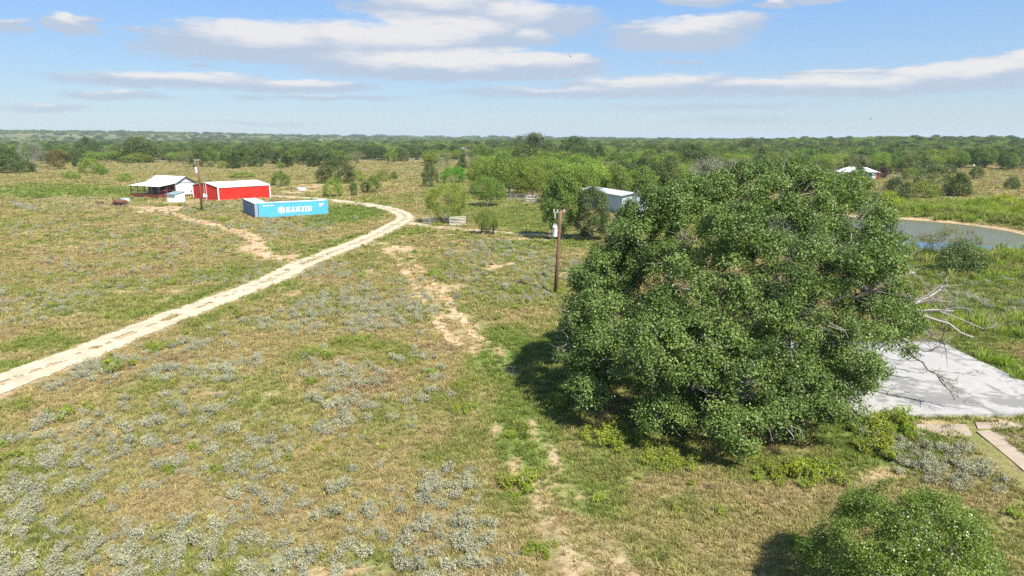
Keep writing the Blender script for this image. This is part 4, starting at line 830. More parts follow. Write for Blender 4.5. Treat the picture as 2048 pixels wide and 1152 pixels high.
# --- pale long building far off in the trees
a1 = g(884, 309); ub2 = np.array([1.0, .1]); ub2 /= np.linalg.norm(ub2)
lb = thing('house', 'tiny pale long building far off between the mesquites', 'house', (a1[0], a1[1], gz(*a1)), frame(None, ub2))
for p0, p1 in (((0, 0), (22, 0)), ((22, 0), (22, 9)), ((22, 9), (0, 9)), ((0, 9), (0, 0))):
    b = MB(); ribbed(b, p0, p1, -.5, lambda t: 3.6, 1.2, .03, 1); b.build('wall', M['siding'], lb)
for e_ in (-.3, 9.3): b = MB(); roof_slope(b, (-.3, e_, 3.65), (22.3, e_, 3.65), (22.3, 4.5, 5.2), (-.3, 4.5, 5.2), 1.0); b.build('roof_slope', M['roof_white'], lb)

# ------------------------------------------------------------------ poles
def pole(base, H, lean, label, r=.14, transformer=(.8, -1), arm=True):
    o = thing('utility_pole', label, 'utility pole', (base[0], base[1], gz(*base)))
    top = np.array([lean, 0, H]); p = lambda f, dx=0, dy=0, dz=0: top*f + np.array([dx, dy, dz])
    b = MB(); b.tube([p(0, dz=-.6), p(.5), p(1)], [r*1.15, r, r*.78], 10); b.build('shaft', M['pole'], o, True)
    f, sd = transformer; c = p(f, sd*(r + .26))
    b = MB(); b.lathe([(.05, -.62), (.21, -.6), (.22, -.5), (.22, .25), (.235, .27), (.235, .32), (.08, .40)], c, 14); tr = b.build('transformer', M['steel_white'], o, True)
    for dx in (-.09, .09): b = MB(); b.lathe([(.045, .36), (.055, .42), (.03, .46), (.055, .50), (.03, .54), (.04, .6)], c + np.array([dx, 0, 0]), 8); b.build('bushing', M['porcelain'], tr)
    for dz in (0, -.4): b = MB(); b.bar(p(f, sd*r*.6, 0, dz), c + np.array([-sd*.2, 0, dz]), .08, .06); b.build('bracket', M['pipe'], o)
    b = MB(); b.bar(p(.975, -.65), p(.975, .35), .09, .11); b.build('crossarm', M['pole_grey'], o)
    for dx in (-.6, -.3, .28): b = MB(); b.lathe([(.02, .05), (.05, .09), (.03, .13), (.06, .17), (.03, .24)], p(.975, dx), 8); b.build('insulator', M['porcelain'], o)
    b = MB(); b.lathe([(.03, -.35), (.04, -.3), (.04, .05), (.02, .1)], p(.95, -.5, -.08), 8); b.build('cutout_fuse', M['porcelain'], o)
    b = MB(); b.tube([p(.93, -.5, -.05), p(.9, -.42), p(f + .07, sd*(r + .3))], .012, 4); b.build('wire', M['black'], o)
    return o
pb = g(1110, 587); pole(pb, hgt(420, pb[1]), .42, 'brown utility pole with white transformer left of the big oak', .145, (.765, -1))
pb = g(404, 422); o = pole(pb, hgt(318, pb[1]), .12, 'tall utility pole with transformer in front of the red barn', .17, (.80, -1))
pm = g(410.5, 404); o = thing('meter_pole', 'thin service pole with meter box beside the red barn', 'utility pole', (pm[0], pm[1], gz(*pm)))
b = MB(); b.tube([(0, 0, -.4), (0, 0, hgt(345, pm[1]))], [.09, .075], 8); b.build('shaft', M['pole_grey'], o); b = MB(); b.box(-.2, .2, -.25, -.09, 1.0, 1.75); b.build('meter_box', M['steel_white'], o)
for px, py, tp, lb_ in ((858, 312, 283, 'far utility pole with light top, left one behind the long building'), (932, 318, 292, 'far utility pole just right of the pale long building')):
    pb = g(px, py); o = thing('utility_pole', lb_, 'utility pole', (pb[0], pb[1], gz(*pb))); Hh = hgt(tp, pb[1])
    b = MB(); b.tube([(0, 0, -.5), (0, 0, Hh)], [.2, .15], 7); b.build('shaft', M['pole_grey'], o); b = MB(); b.bar((-1.0, 0, Hh - .5), (1.0, 0, Hh - .5), .12, .16); b.build('crossarm', M['pole_grey'], o)
pb = g(1944, 357); o = thing('street_lamp', 'small white lamp post by the lone tree on the far lawn', 'lamp post', (pb[0], pb[1], gz(*pb)))
b = MB(); b.tube([(0, 0, -.3), (0, 0, 4.2)], [.07, .05], 7); b.build('shaft', M['pole_grey'], o); b = MB(); b.lathe([(.08, 4.2), (.3, 4.35), (.3, 4.6), (.1, 4.8)], sides=10); b.build('lamp_head', M['steel_white'], o)

# ------------------------------------------------------------------ gates, fences, corral
def pipe_gate(a, b2, z0, z1, nb, label, group=None, mat='pipe', r=.032):
    a, b2 = np.array(a), np.array(b2); o = thing('pipe_gate', label, 'gate', (a[0], a[1], gz(*a)), frame(None, b2 - a), group); L = np.linalg.norm(b2 - a)
    for x in (0, L*.5, L): b = MB(); b.tube([(x, 0, z0), (x, 0, z1)], r, 6); b.build('upright', M[mat], o)
    for i in range(nb): z = z0 + (z1 - z0)*i/(nb - 1); b = MB(); b.tube([(0.02, .01, z), (L - .02, .01, z)], r*.9, 6); b.build('bar', M[mat], o)
    return o
pipe_gate(g(899, 453), g(932, 452), .18, 1.4, 6, 'grey pipe gate standing open under the airy mesquite')
pipe_gate(g(846, 452), g(873, 449), .15, 1.25, 5, 'low pipe gate swung along the edge of the gravel lane')
for a, b2, lb_ in ((g(1052, 405), g(1082, 404), 'pale pipe gate at the right end of the corral'), (g(1015, 402), g(1050, 404), 'grey corral panel left of the pale gate under the mesquites')):
    pipe_gate(a, b2, .15, 1.6, 5, lb_, None, 'pipe', .045)
a, b2 = g(963, 470), g(987, 469.5); o = thing('fence_brace', 'dark wooden H-brace fence end under the small mesquite', 'fence', (a[0], a[1], gz(*a)), frame(None, b2 - a)); L = np.linalg.norm(b2 - a)
for x in (0, L): b = MB(); b.tube([(x, 0, -.3), (x + .02, 0, 1.75)], [.12, .10], 8); b.build('post', M['post_dark'], o)
for z in (.5, .85, 1.2): b = MB(); b.bar((.1, 0, z), (L - .1, 0, z + .03), .05, .11); b.build('rail', M['pole_grey'], o)
def wire_fence(pts, H, every, label, r=.05, mat='pole_grey', nw=4, mesh=False):
    ln = smooth_line(np.array([g(*p) for p in pts]), every); o = thing('wire_fence', label, 'fence', (ln[0][0], ln[0][1], gz(*ln[0]))); z0 = gz(*ln[0]); tops = []
    for i, q in enumerate(ln):
        loc = np.array([q[0] - ln[0][0], q[1] - ln[0][1], gz(*q) - z0]); b = MB(); b.tube([loc + (0, 0, -.3), loc + (.02, 0, H)], [r, r*.85], 6); b.build('post', M[mat], o); tops.append(loc)
    for k in range(nw):
        z = H*(.25 + .7*k/(nw - 1)); b = MB(); b.tube([t_ + (0, 0, z) for t_ in tops], .012, 3, False); b.build('wire', M['pipe'], o)
wire_fence([(75, 410), (125, 409), (175, 406), (225, 404), (262, 402)], 1.5, 4.6, 'wire fence with pale posts running left from the porch yard', .06)
o = wire_fence([(86, 424), (130, 424), (180, 420), (226, 415)], 1.1, 4.2, 'low wire fence along the field edge near the rusty trailer', .045)
pn = [(28, 412), (36, 415), (46, 416), (56, 420), (66, 422), (76, 424)]
o = thing('livestock_pen', 'grey livestock pen panels at the left end of the wire fence', 'fence', g3(28, 412)); b0 = np.array(g3(28, 412))
for i in range(len(pn) - 1):
    a, b2 = np.array(g3(*pn[i])) - b0, np.array(g3(*pn[i+1])) - b0; b = MB()
    for z in (.15, .4, .65, .9, 1.15): b.tube([a + (0, 0, z), b2 + (0, 0, z)], .03, 5)
    for t_ in (0, .33, .66): b.tube([a + (b2 - a)*t_ + (0, 0, 0), a + (b2 - a)*t_ + (0, 0, 1.2)], .035, 5)
    b.build('panel', M['pipe'], o)
wire_fence([(1235, 432), (1222, 470), (1190, 480), (1130, 480), (1050, 474)], 1.3, 5.5, 'thin wire fence along the lane below the twin trees', .045, 'rust')
wire_fence([(1770, 354), (1800, 354), (1826, 355)], 1.2, 3.0, 'low fence beside the far white house', .08)

# ------------------------------------------------------------------ yard things
q = g3(226, 413); o = thing('smoker_trailer', 'rusty barrel smoker on a trailer beside the dirt path', 'smoker', q, .35)
b = MB(); b.tube([(0.1, 0, .85), (2.3, 0, .85)], [.42, .42], 12); b.build('barrel', M['rust'], o, True)
b = MB(); b.box(2.0, 2.7, -.3, .3, .45, 1.15); b.build('firebox', M['rust'], o); b = MB(); b.tube([(.2, 0, 1.2), (.2, 0, 1.75)], .08, 8); b.build('chimney', M['black'], o)
b = MB(); b.box(-.4, 2.8, -.5, .5, .34, .44); b.bar((-.4, 0, .39), (-1.2, 0, .35), .1); b.build('frame', M['black'], o)
for y in (-.58, .58): b = MB(); b.tube([(1.2, y - .08, .3), (1.2, y + .08, .3)], .3, 14); b.build('wheel', M['black'], o)
q = g3(206, 409); o = thing('scrap_heap', 'low dark heap of scrap lying left of the rusty smoker', 'scrap', q); rs = random.Random(9); hp = MB()
for k in range(9): a = np.array([rs.uniform(-.9, .9), rs.uniform(-.5, .5), rs.uniform(.1, .5)]); hp.bar(a, a + np.array([rs.uniform(-.8, .8), rs.uniform(-.4, .4), rs.uniform(-.1, .3)]), rs.uniform(.1, .35), rs.uniform(.1, .3))
hp.build('metal_piece', M['rust'], o)
q = g3(251, 403); o = thing('water_trough', 'pale oval water trough in the grass left of the porch', 'trough', q)
b = MB(); pf = [(.75, 0), (.8, .02), (.85, .6), (.88, .62), (.80, .62), (.76, .3)]; b.lathe(pf, sides=20); ob = b.build('tub', M['tub'], o); ob.scale = (1.3, .8, 1)
q = g3(603, 381); o = thing('concrete_cistern', 'grey round concrete cistern near the gravel road bend', 'cistern', q)
b = MB(); b.lathe([(1.3, -.2), (1.35, 0), (1.35, .85), (1.28, .9), (1.1, .9), (1.1, .5)], sides=22); b.build('ring', M['concrete_grey'], o); b = MB(); b.lathe([(1.08, .82), (1.05, .88), (.2, .93)], sides=22); b.build('lid', M['galv'], o)
# debris on the slab
rs = random.Random(21)
for k in range(26):
    a = np.array([rs.uniform(18.5, 29), rs.uniform(33, 44.5), .19]); an = rs.uniform(0, 3.14); L = rs.uniform(.3, 1.1)
    b = MB(); b.tube([(0, 0, 0), (L*.5*math.cos(an), L*.5*math.sin(an), .02), (L*math.cos(an + .3), L*math.sin(an + .3), 0)], [.022, .018, .008], 4)
    tag(b.build('fallen_stick', M['grey_twig']), 'small fallen stick lying on the white concrete slab', 'stick', 'sticks on the slab').location = a
# birds in the sky
def bird(p, s, rz, bank, label):
    b = MB(); n = 9
    body = [(0, -.42, 0, .02), (0, -.34, .01, .05), (0, -.2, .01, .085), (0, 0, 0, .10), (0, .2, 0, .07), (0, .34, 0, .04)]
    b.tube([(x, y, z) for x, y, z, _ in body], [r for *_, r in body], 8)
    for sd in (-1, 1):
        st = [(.05, .14, -.14, .02), (.35, .17, -.14, .13), (.65, .12, -.16, .20), (.9, .04, -.16, .20), (1.02, -.06, -.14, .17)]
        vv = []
        for x, yf_, yb, z in st: vv += [(sd*x, yf_*-1, z), (sd*x, -yb, z - .008), (sd*x, -yb*.2, z + .015)]
        b.add(vv, [(3*i, 3*i+3, 3*i+5, 3*i+2) for i in range(4)] + [(3*i+2, 3*i+5, 3*i+4, 3*i+1) for i in range(4)] + [(3*i+1, 3*i+4, 3*i+3, 3*i) for i in range(4)])
        for k in range(4): x, y = 1.0, -.04 + .06*k; b.add([(sd*x, y, .16), (sd*x, y + .05, .16), (sd*(x + .22 - .03*k), y + .08 + .03*k, .19)], [(0, 1, 2)])
    b.add([(-.05, .28, 0), (.05, .28, 0), (.13, .56, 0), (-.13, .56, 0)], [(0, 1, 2, 3)])
    o = tag(b.build('bird', M['feather']), label, 'bird'); o.location = p; o.scale = (s, s, s); o.rotation_euler = (bank, math.radians(-38), rz); return o
bird(at_dist(1140, 113, 190), 1.0, 2.2, .5, 'black soaring bird high in the sky beside the clouds')
bird(at_dist(1741, 238, 380), 1.0, 1.0, .2, 'tiny distant bird low over the right treeline')

# ------------------------------------------------------------------ trees one can tell apart
T = tree_px
T('dark', 14, 342, 299, 60, 'olive dark tree at the left edge of the field', 0)
T('grey', 66, 336, 286, 52, 'half bare grey tree near the left edge of the treeline', 0)
T('mid', 36, 330, 292, 44, 'dull green tree just left of the half bare grey tree', 1)
T('pale', 92, 334, 303, 36, 'pale airy bush tree right of the half bare grey tree', 0)
T('rust', 118, 339, 299, 42, 'small tree with rusty brown top in the left treeline', 0)
T('darkbush', 30, 346, 318, 70, 'dark low thicket shrub at the far left field edge', 1)
T('dark', 178, 316, 277, 46, 'dark round oak left of the biggest oak in the far treeline', 1)
T('dark', 280, 324, 276, 80, 'large dark round oak on the far left field edge', 2)
T('bush', 276, 326, 308, 60, 'bright green shrub at the foot of the large dark oak', 1)
T('mid', 222, 318, 296, 44, 'grey-green tree between the two dark round oaks', 2)
T('pale', 214, 322, 300, 40, 'pale twiggy tree between the two dark round oaks', 1)
T('darkbush', 163, 334, 311, 32, 'dark shrub just behind the yellow-green field shrub', 0)
T('bush', 184, 347, 318, 48, 'yellow-green shrub tree standing alone in the left field', 0)
T('bush', 203, 350, 332, 26, 'small yellow-green shrub right against the field shrub tree', 1)
T('bush', 144, 359, 344, 32, 'low bright green bush in the left field', 1)
T('bush', 252, 364, 348, 26, 'small round olive bush in the field behind the porch roof', 0)
T('dark', 394, 334, 305, 30, 'dark tree, left one of the pair above the white house', 0)
T('mid', 423, 334, 297, 28, 'upright tree, right one of the pair above the white house', 2)
T('bush', 447, 337, 323, 20, 'small yellow-green bush right of the pair of trees', 1)
T('cedar', 470, 337, 304, 26, 'brownish dark cedar at the left end of the dark tree row', 0)
for i, (cx, b_y, tp, wd) in enumerate([(500, 326, 296, 46), (532, 327, 290, 50), (562, 328, 300, 44), (594, 328, 297, 48), (624, 330, 296, 44), (655, 330, 300, 46), (684, 332, 304, 36)]):
    o = T('dark' if i % 3 else 'mid', cx, b_y, tp, wd, 'dark tree in the row beyond the red barn, %s from its left end' % ['first', 'second', 'third', 'fourth', 'fifth', 'sixth', 'seventh'][i], i); o['group'] = 'dark tree row beyond the red barn'
T('darkbush', 497, 334, 314, 24, 'small rounded dark bush in front of the dark row, left one', 0)
T('darkbush', 517, 334, 315, 20, 'small rounded dark bush in front of the dark row, right one', 1)
T('cedar', 572, 335, 312, 30, 'grey-green shrubby cedar in front of the dark tree row', 1)
T('cedar', 628, 334, 310, 26, 'small cedar near the right end of the dark tree row', 0)
T('bush', 561, 337, 325, 18, 'tiny olive bush below the dark tree row', 1)
T('dark', 673, 367, 324, 76, 'round dark green tree standing alone in the middle field', 1)
T('bush', 712, 363, 342, 40, 'yellow-green bush right behind the round dark tree', 0)
T('bush', 667, 393, 360, 44, 'bright yellow-green bush in front of the round dark tree', 1)
T('mid', 708, 391, 366, 18, 'slim grey-green sapling right of the bright yellow-green bush', 0)
T('mid', 730, 386, 365, 18, 'small sapling left of the small dark field tree', 1)
T('mid', 748, 386, 352, 30, 'small dark field tree between the saplings and the round bushes', 2)
T('bush', 767, 363, 344, 28, 'round yellow-green bush in the middle field', 0)
T('darkbush', 788, 358, 344, 13, 'tiny dark bush right of the round yellow-green bush', 0)
T('bush', 562, 373, 344, 38, 'yellow-green bush tree behind the red barn', 1)
T('bush', 485, 356, 346, 54, 'low spreading green bush in the field above the red barn', 0)
T('dark', 860, 374, 328, 36, 'dark grey-green tree left of the emerald bush', 2)
T('pale', 887, 341, 305, 38, 'grey twiggy tree above the emerald bush', 0)
T('cedar', 925, 338, 314, 26, 'dark small cedar above the emerald bush, right', 1)
T('emerald', 908, 366, 335, 62, 'vivid emerald green round bush in the middle field')
T('mesquite', 896, 447, 371, 92, 'airy mesquite tree with forked trunk above the pipe gate', 0)
T('mesquite', 974, 469, 422, 50, 'small bushy mesquite above the dark wooden fence brace', 1)
T('mesquite', 976, 412, 356, 80, 'spreading twiggy mesquite left of the corral', 0)
T('yellow', 1020, 396, 320, 80, 'tall yellow-green mesquite behind the corral, left one', 0)
T('mesquite', 1062, 394, 334, 76, 'yellow-green mesquite directly above the pale corral gate', 1)
T('yellow', 964, 388, 330, 56, 'grey-green mesquite right beside the emerald bush', 1)
T('dark', 1066, 332, 270, 76, 'big dark domed oak rising above the mesquite wood', 0)
T('dark', 1150, 334, 276, 74, 'big dark oak right of the domed oak over the wood', 1)
T('cedar', 1197, 344, 291, 34, 'dark pointed cedar right of the two big wood oaks', 0)
T('elm', 1122, 479, 344, 88, 'tall bright elm standing before the grey barn, left of the twin trees', 0)
T('twin', 1184, 481, 377, 80, 'dark oak in front of the grey barn, right of the twin trees', 0)
T('mid', 1258, 352, 306, 50, 'bright mid-green tree behind the grey barn', 0)
T('mid', 1228, 402, 334, 56, 'yellowish bushy tree just behind the grey barn roof', 2)
T('mid', 1285, 396, 336, 62, 'light green bushy tree right of the grey barn', 1)
T('dark', 1338, 392, 325, 52, 'dark tree between the light bushy tree and the grey bare tree', 1)
T('grey', 1430, 396, 318, 124, 'large pale grey bare tree behind the big oak')
T('dark', 1500, 316, 278, 54, 'dark round oak standing above the far wood behind the big oak', 2)
T('cedar', 1716, 366, 332, 42, 'green conical tree in front of the far white house', 1)
T('plum', 1766, 357, 334, 24, 'dark plum-coloured tree at the right end of the far house')
T('mid', 1782, 348, 312, 44, 'leafy green tree behind the far house, beside the plum tree', 0)
T('mid', 1690, 342, 317, 30, 'small tree behind the left end of the far house roof', 1)
T('dark', 1736, 344, 314, 40, 'dark tree behind the middle of the far house roof', 0)
T('dark', 1818, 350, 317, 44, 'dark tree right behind the low fence of the far house', 1)
T('dark', 1850, 346, 316, 40, 'dark rounded tree at the wood edge right of the low fence', 2)
T('bush', 1822, 358, 338, 36, 'yellow-green feathery bush by the far house fence', 0)
T('darkbush', 1792, 400, 358, 54, 'leafy green thicket on the pond bank, left clump', 1)
T('bush', 1842, 396, 364, 62, 'light green thicket on the pond bank, middle clump', 1)
T('dark', 1864, 386, 334, 70, 'grey-green oak above the pond bank thicket', 0)
T('cedar', 1915, 392, 346, 52, 'dense green cedar at the right of the pond bank thicket', 1)
T('mid', 1952, 359, 335, 28, 'small lone tree on the far dry lawn', 2)
T('darkbush', 2022, 378, 356, 27, 'round dark bush alone on the far lawn near the right edge', 0)
T('darkbush', 1898, 347, 331, 26, 'dark small bush at the wood edge left of the lone lawn tree', 1)
T('darkbush', 1918, 547, 486, 84, 'dark green bush on the near pond shore', 0)
T('pale', 1900, 522, 458, 108, 'wispy pale leafless-looking tree over the pond water', 1)
T('pale', 1800, 515, 470, 60, 'wispy green sapling on the pond shore beside the big oak', 0)
for i, (cx, b_y, tp, wd) in enumerate([(1985, 437, 412, 56), (2042, 446, 412, 40), (1960, 420, 398, 50), (1770, 412, 385, 60), (2005, 412, 390, 50)]):
    o = T('limebush', cx, b_y, tp, wd, ['tall weedy shrub on the far pond bank, near the right edge', 'weedy shrub cut by the right edge above the pond', 'weedy shrub below the round dark lawn bush', 'leafy shrub on the bank beside the big oak crown', 'weedy shrub high on the bank below the lawn bush'][i], i)

# ------------------------------------------------------------------ the woods: the nearest trees one by one, the rest as a mass
BUILD = [(np.array(g(1243, 429)) + np.array([-1, 9]), 13), (np.array(g(1710, 357)), 14), (np.array(g(910, 309)), 22), (np.array([-66, 158]), 14), (np.array([-84, 170]), 16)]
def wood_density(x, y):
    px, py = proj(x, y); d = np.hypot(x, y); n = vnoise(x, y, 55, 61); n2 = vnoise(x, y, 170, 67)
    right = sstep(1300, 1360, px)*sstep(235, 262, y)*(.75 + .25*sstep(.3, .5, n))
    lawn = sstep(1750, 1800, px)*(1 - sstep(300, 330, y)); right = right*(1 - lawn)
    mid = sstep(935, 985, px)*(1 - sstep(1340, 1400, px))*sstep(142, 158, y - (px - 1150)*.02)*(.8 + .2*n)
    mid = mid*(1 - (1 - sstep(985, 1040, px))*(1 - sstep(200, 240, y)))
    mid2 = sstep(820, 870, px)*(1 - sstep(935, 985, px))*sstep(255, 300, y)*.5*sstep(.42, .6, n)
    left = (1 - sstep(880, 960, px))*sstep(370, 430, y)*(.08 + .92*sstep(.45, .61, n2*.5 + n*.5))
    farl = sstep(620, 760, d)*(.25 + .75*sstep(.38, .56, n2))
    o = np.maximum.reduce([right, mid, mid2, left, farl])
    return o
rw = np.random.default_rng(33)
bands = [(140, 260, 32, 1.0), (260, 480, 62, 1.08), (480, 900, 150, 1.25), (900, 1800, 620, 2.0), (1800, 3600, 2600, 3.2), (3600, 8500, 13000, 6.0)]
pts = []
for d0, d1, area, sc in bands:
    n = int(.86*(d1**2 - d0**2)*1.02/area); y = np.sqrt(rw.uniform(d0**2, d1**2, n)); x = y*rw.uniform(-.86, .86, n)
    k = rw.random(n) < wood_density(x, y); k &= y < d1
    x, y = x[k], y[k]; s = sc*rw.uniform(.7, 1.25, len(x)); pts.append(np.c_[x, y, s])
W = np.vstack(pts)
ok = np.ones(len(W), bool)
for c_, r_ in BUILD: ok &= np.hypot(W[:, 0] - c_[0], W[:, 1] - c_[1]) > r_
for tx, ty, tr_ in TREES_AT:
    ok &= np.hypot(W[:, 0] - tx, W[:, 1] - ty) > tr_*.8
    front = (np.abs(W[:, 0]/W[:, 1] - tx/ty)*ty < tr_*.8) & (W[:, 1] < ty) & (W[:, 1] > ty*.86); ok &= ~(front & (W[:, 1] < 400))
for px0, px1, Yt in ((1655, 1775, 262.0), (870, 950, 420.0)):                         # nothing grows right before the far houses
    px, _ = proj(W[:, 0], W[:, 1]); ok &= ~((px > px0) & (px < px1) & (W[:, 1] < Yt))
W = W[ok]; W = W[np.argsort(W[:, 1]/W[:, 2])]
px, py = proj(W[:, 0], W[:, 1]); nn = vnoise(W[:, 0], W[:, 1], 38, 71); u_ = rw.random(len(W))
SP_ = ['dark', 'mid', 'yellow', 'pale', 'cedar']
pick = np.where(u_ < .44 + .6*(nn - .5), 2, np.where(u_ < .68, 1, np.where(u_ < .82, 3, np.where(u_ < .95, 0, 4))))
darkrow = (px < 960) & (W[:, 1] > 430) & (W[:, 1] < 560); pick = np.where(darkrow & (u_ > .3), 0, pick)
midw = (px > 930) & (px < 1330) & (W[:, 1] < 260); pick = np.where(midw, np.where(u_ < .62, 2, np.where(u_ < .8, 1, np.where(u_ < .9, 3, 0))), pick)
WHERE = [lambda p, y: p < 930, lambda p, y: p < 1340, lambda p, y: True]
WORD = dict(dark='dark oak', mid='mid-green tree', yellow='yellow-green mesquite', pale='pale twiggy mesquite', cedar='dark narrow cedar')
PLACE = ['in the scattered woods beyond the left field', 'in the mesquite wood behind the corral and grey barn', 'in the dense wood behind the big oak and far house']
GRP = ['woods beyond the left field', 'wood behind the corral', 'wood behind the big oak']
NIND = 290; mass = []
for i, (x, y, s) in enumerate(W):
    key = SP_[pick[i]]; var = int(u_[i]*97) % len(K[key]); rz = float(u_[i]*1000 % 6.28); z = 0
    if i < NIND:
        r = 0 if px[i] < 930 else 1 if px[i] < 1340 else 2
        if r == 0: pl_ = 'in the far woods %s' % ('above the white house' if px[i] < 420 else 'above the red barn' if px[i] < 640 else 'above the lone round dark tree' if px[i] < 800 else 'above the emerald bush')
        elif r == 1: pl_ = '%s mesquite wood, %s' % ('at front of' if y < 175 else 'in middle of' if y < 215 else 'at back of', 'left of the corral' if px[i] < 1010 else 'behind the corral' if px[i] < 1090 else 'behind the tall elm' if px[i] < 1170 else 'behind the grey barn' if px[i] < 1255 else 'right of the grey barn')
        else: pl_ = '%s dense right wood, %s' % ('at front of' if y < 290 else 'deep in', 'left of the grey bare tree' if px[i] < 1400 else 'above the big oak' if px[i] < 1640 else 'behind the far white house' if px[i] < 1790 else 'above the pond' if px[i] < 1930 else 'above the far dry lawn')
        sz_ = 'small ' if s < .82*(1.04) else 'large ' if s > 1.12 else ''
        o = put_tree(key, var, (x, y, gz(x, y)), s, s*(.86 + .3*nn[i]), rz, NAME[key], '%s%s %s' % (sz_, WORD[key], pl_), 'tree', GRP[r] + ', ' + WORD[key])
    else: mass.append((x, y, s, key, var, rz))

def collection_of(name, objs):
    c_ = bpy.data.collections.new(name)
    for o in objs: c_.objects.link(o)
    return c_
def scatter(name, P, rot, scl, vid, tint, col, label, kind_='stuff'):
    """one object: instances of the meshes of `col` on real points"""
    me = bpy.data.meshes.new(name); me.vertices.add(len(P)); me.vertices.foreach_set('co', np.asarray(P, np.float32).ravel())
    fattr(me, 'rot', rot, 'FLOAT_VECTOR'); fattr(me, 'scl', scl, 'FLOAT_VECTOR'); fattr(me, 'vid', vid, 'INT'); fattr(me, 'tint', tint); me.update()
    o = tag(link(name, me), label, None, None, kind_)
    ng = bpy.data.node_groups.new(name, 'GeometryNodeTree'); ng.interface.new_socket('Geometry', in_out='INPUT', socket_type='NodeSocketGeometry'); ng.interface.new_socket('Geometry', in_out='OUTPUT', socket_type='NodeSocketGeometry')
    N = ng.nodes; Lk = ng.links.new; gi = N.new('NodeGroupInput'); go = N.new('NodeGroupOutput'); ip = N.new('GeometryNodeInstanceOnPoints'); ci = N.new('GeometryNodeCollectionInfo')
    ci.inputs['Collection'].default_value = col; ci.inputs['Separate Children'].default_value = True; ci.inputs['Reset Children'].default_value = True
    def na(nm, ty): a = N.new('GeometryNodeInputNamedAttribute'); a.data_type = ty; a.inputs['Name'].default_value = nm; return a.outputs['Attribute']
    Lk(gi.outputs[0], ip.inputs['Points']); Lk(ci.outputs[0], ip.inputs['Instance']); ip.inputs['Pick Instance'].default_value = True
    e = N.new('FunctionNodeEulerToRotation'); Lk(na('rot', 'FLOAT_VECTOR'), e.inputs[0]); Lk(e.outputs[0], ip.inputs['Rotation'])
    Lk(na('scl', 'FLOAT_VECTOR'), ip.inputs['Scale']); Lk(na('vid', 'INT'), ip.inputs['Instance Index']); Lk(ip.outputs[0], go.inputs[0])
    md = o.modifiers.new('scatter', 'NODES'); md.node_group = ng; return o
# the wood's trees as single meshes, alphabetical order = index
far_objs = []; idx = {}
for key in SP_:
    for j, k in enumerate(K[key]):
        wood_, v_, f_, ti_ = k['arrays']; wv = np.concatenate(wood_.v); me = bpy.data.meshes.new('wood_tree'); me.from_pydata(np.vstack([wv, v_]).tolist(), [], wood_.f + (f_ + len(wv)).tolist()); me.update()
        fattr(me, 'tint', np.r_[np.full(len(wv), .5), ti_]); me.materials.append(k['mats'][0]); me.materials.append(k['mats'][1])
        me.polygons.foreach_set('material_index', [0]*len(wood_.f) + [1]*len(f_)); idx[(key, j)] = len(far_objs); far_objs.append(bpy.data.objects.new('tree_kind_%02d' % len(far_objs), me))
cw = collection_of('wood_tree_kinds', far_objs)
mx = np.array([m_[0] for m_ in mass]); my = np.array([m_[1] for m_ in mass]); ms = np.array([m_[2] for m_ in mass])
hs_ = np.minimum(ms, 1.0 + .06*(ms - 1.0).clip(0))*rw.uniform(.85, 1.15, len(ms))
scatter('far_woods', np.c_[mx, my, ground_z(mx, my)], np.c_[mx*0, mx*0, [m_[5] for m_ in mass]], np.c_[ms, ms, hs_], [idx[(m_[3], m_[4])] for m_ in mass], rw.random(len(mx)), cw, 'far woods reaching the horizon')

# ------------------------------------------------------------------ field plants
def tuft(seed, n, h, r, wd, lean=.5):
    rg = np.random.default_rng(seed); a = rg.uniform(0, 6.28, n); q = r*np.sqrt(rg.random(n)); b0 = np.c_[q*np.cos(a), q*np.sin(a), np.full(n, -.02)]; hh = h*rg.uniform(.5, 1.2, n)
    d = np.c_[np.cos(a), np.sin(a)]*lean*rg.uniform(.2, 1.2, n)[:, None] + rg.normal(size=(n, 2))*.2
    s = rg.uniform(0, 6.28, n); sv = np.c_[np.cos(s), np.sin(s), s*0]*(wd*rg.uniform(.6, 1.3, n))[:, None]
    m1 = b0 + np.c_[d*hh[:, None]*.35, hh*.6]; tp = b0 + np.c_[d*hh[:, None], hh*(1 - .25*np.hypot(*d.T))]
    v = np.stack([b0 - sv, b0 + sv, m1 + sv*.8, m1 - sv*.8, tp], 1).reshape(-1, 3); f = []
    for i in range(n): k = 5*i; f += [(k, k+1, k+2, k+3), (k+3, k+2, k+4)]
    me = bpy.data.meshes.new('tuft'); me.from_pydata(v.tolist(), [], f); me.update(); fattr(me, 'blade', np.repeat(rg.random(n), 5)); return me
tufts = []
for i in range(6):
    me = tuft(200 + i, 26, .17 + .03*(i % 3), .14, .012, .9); me.materials.append(M['tuft']); tufts.append(bpy.data.objects.new('tuft_kind_%02d' % i, me))
ct = collection_of('tuft_kinds', tufts)
lt_ = []
for i in range(4):
    me = tuft(300 + i, 40, .75, .26, .022, .45); me.materials.append(M['lush']); lt_.append(bpy.data.objects.new('weed_kind_%02d' % i, me))
cl_ = collection_of('tall_weed_kinds', lt_)
rg = np.random.default_rng(91)
def sample(d0, d1, per_m2, marg=5.0):
    n = int(per_m2*(.80*(d1**2 - d0**2) + 2*marg*(d1 - d0))); y = np.sqrt(rg.uniform(d0**2, d1**2, n)); x = rg.uniform(-1, 1, n)*(.80*y + marg); return x, y
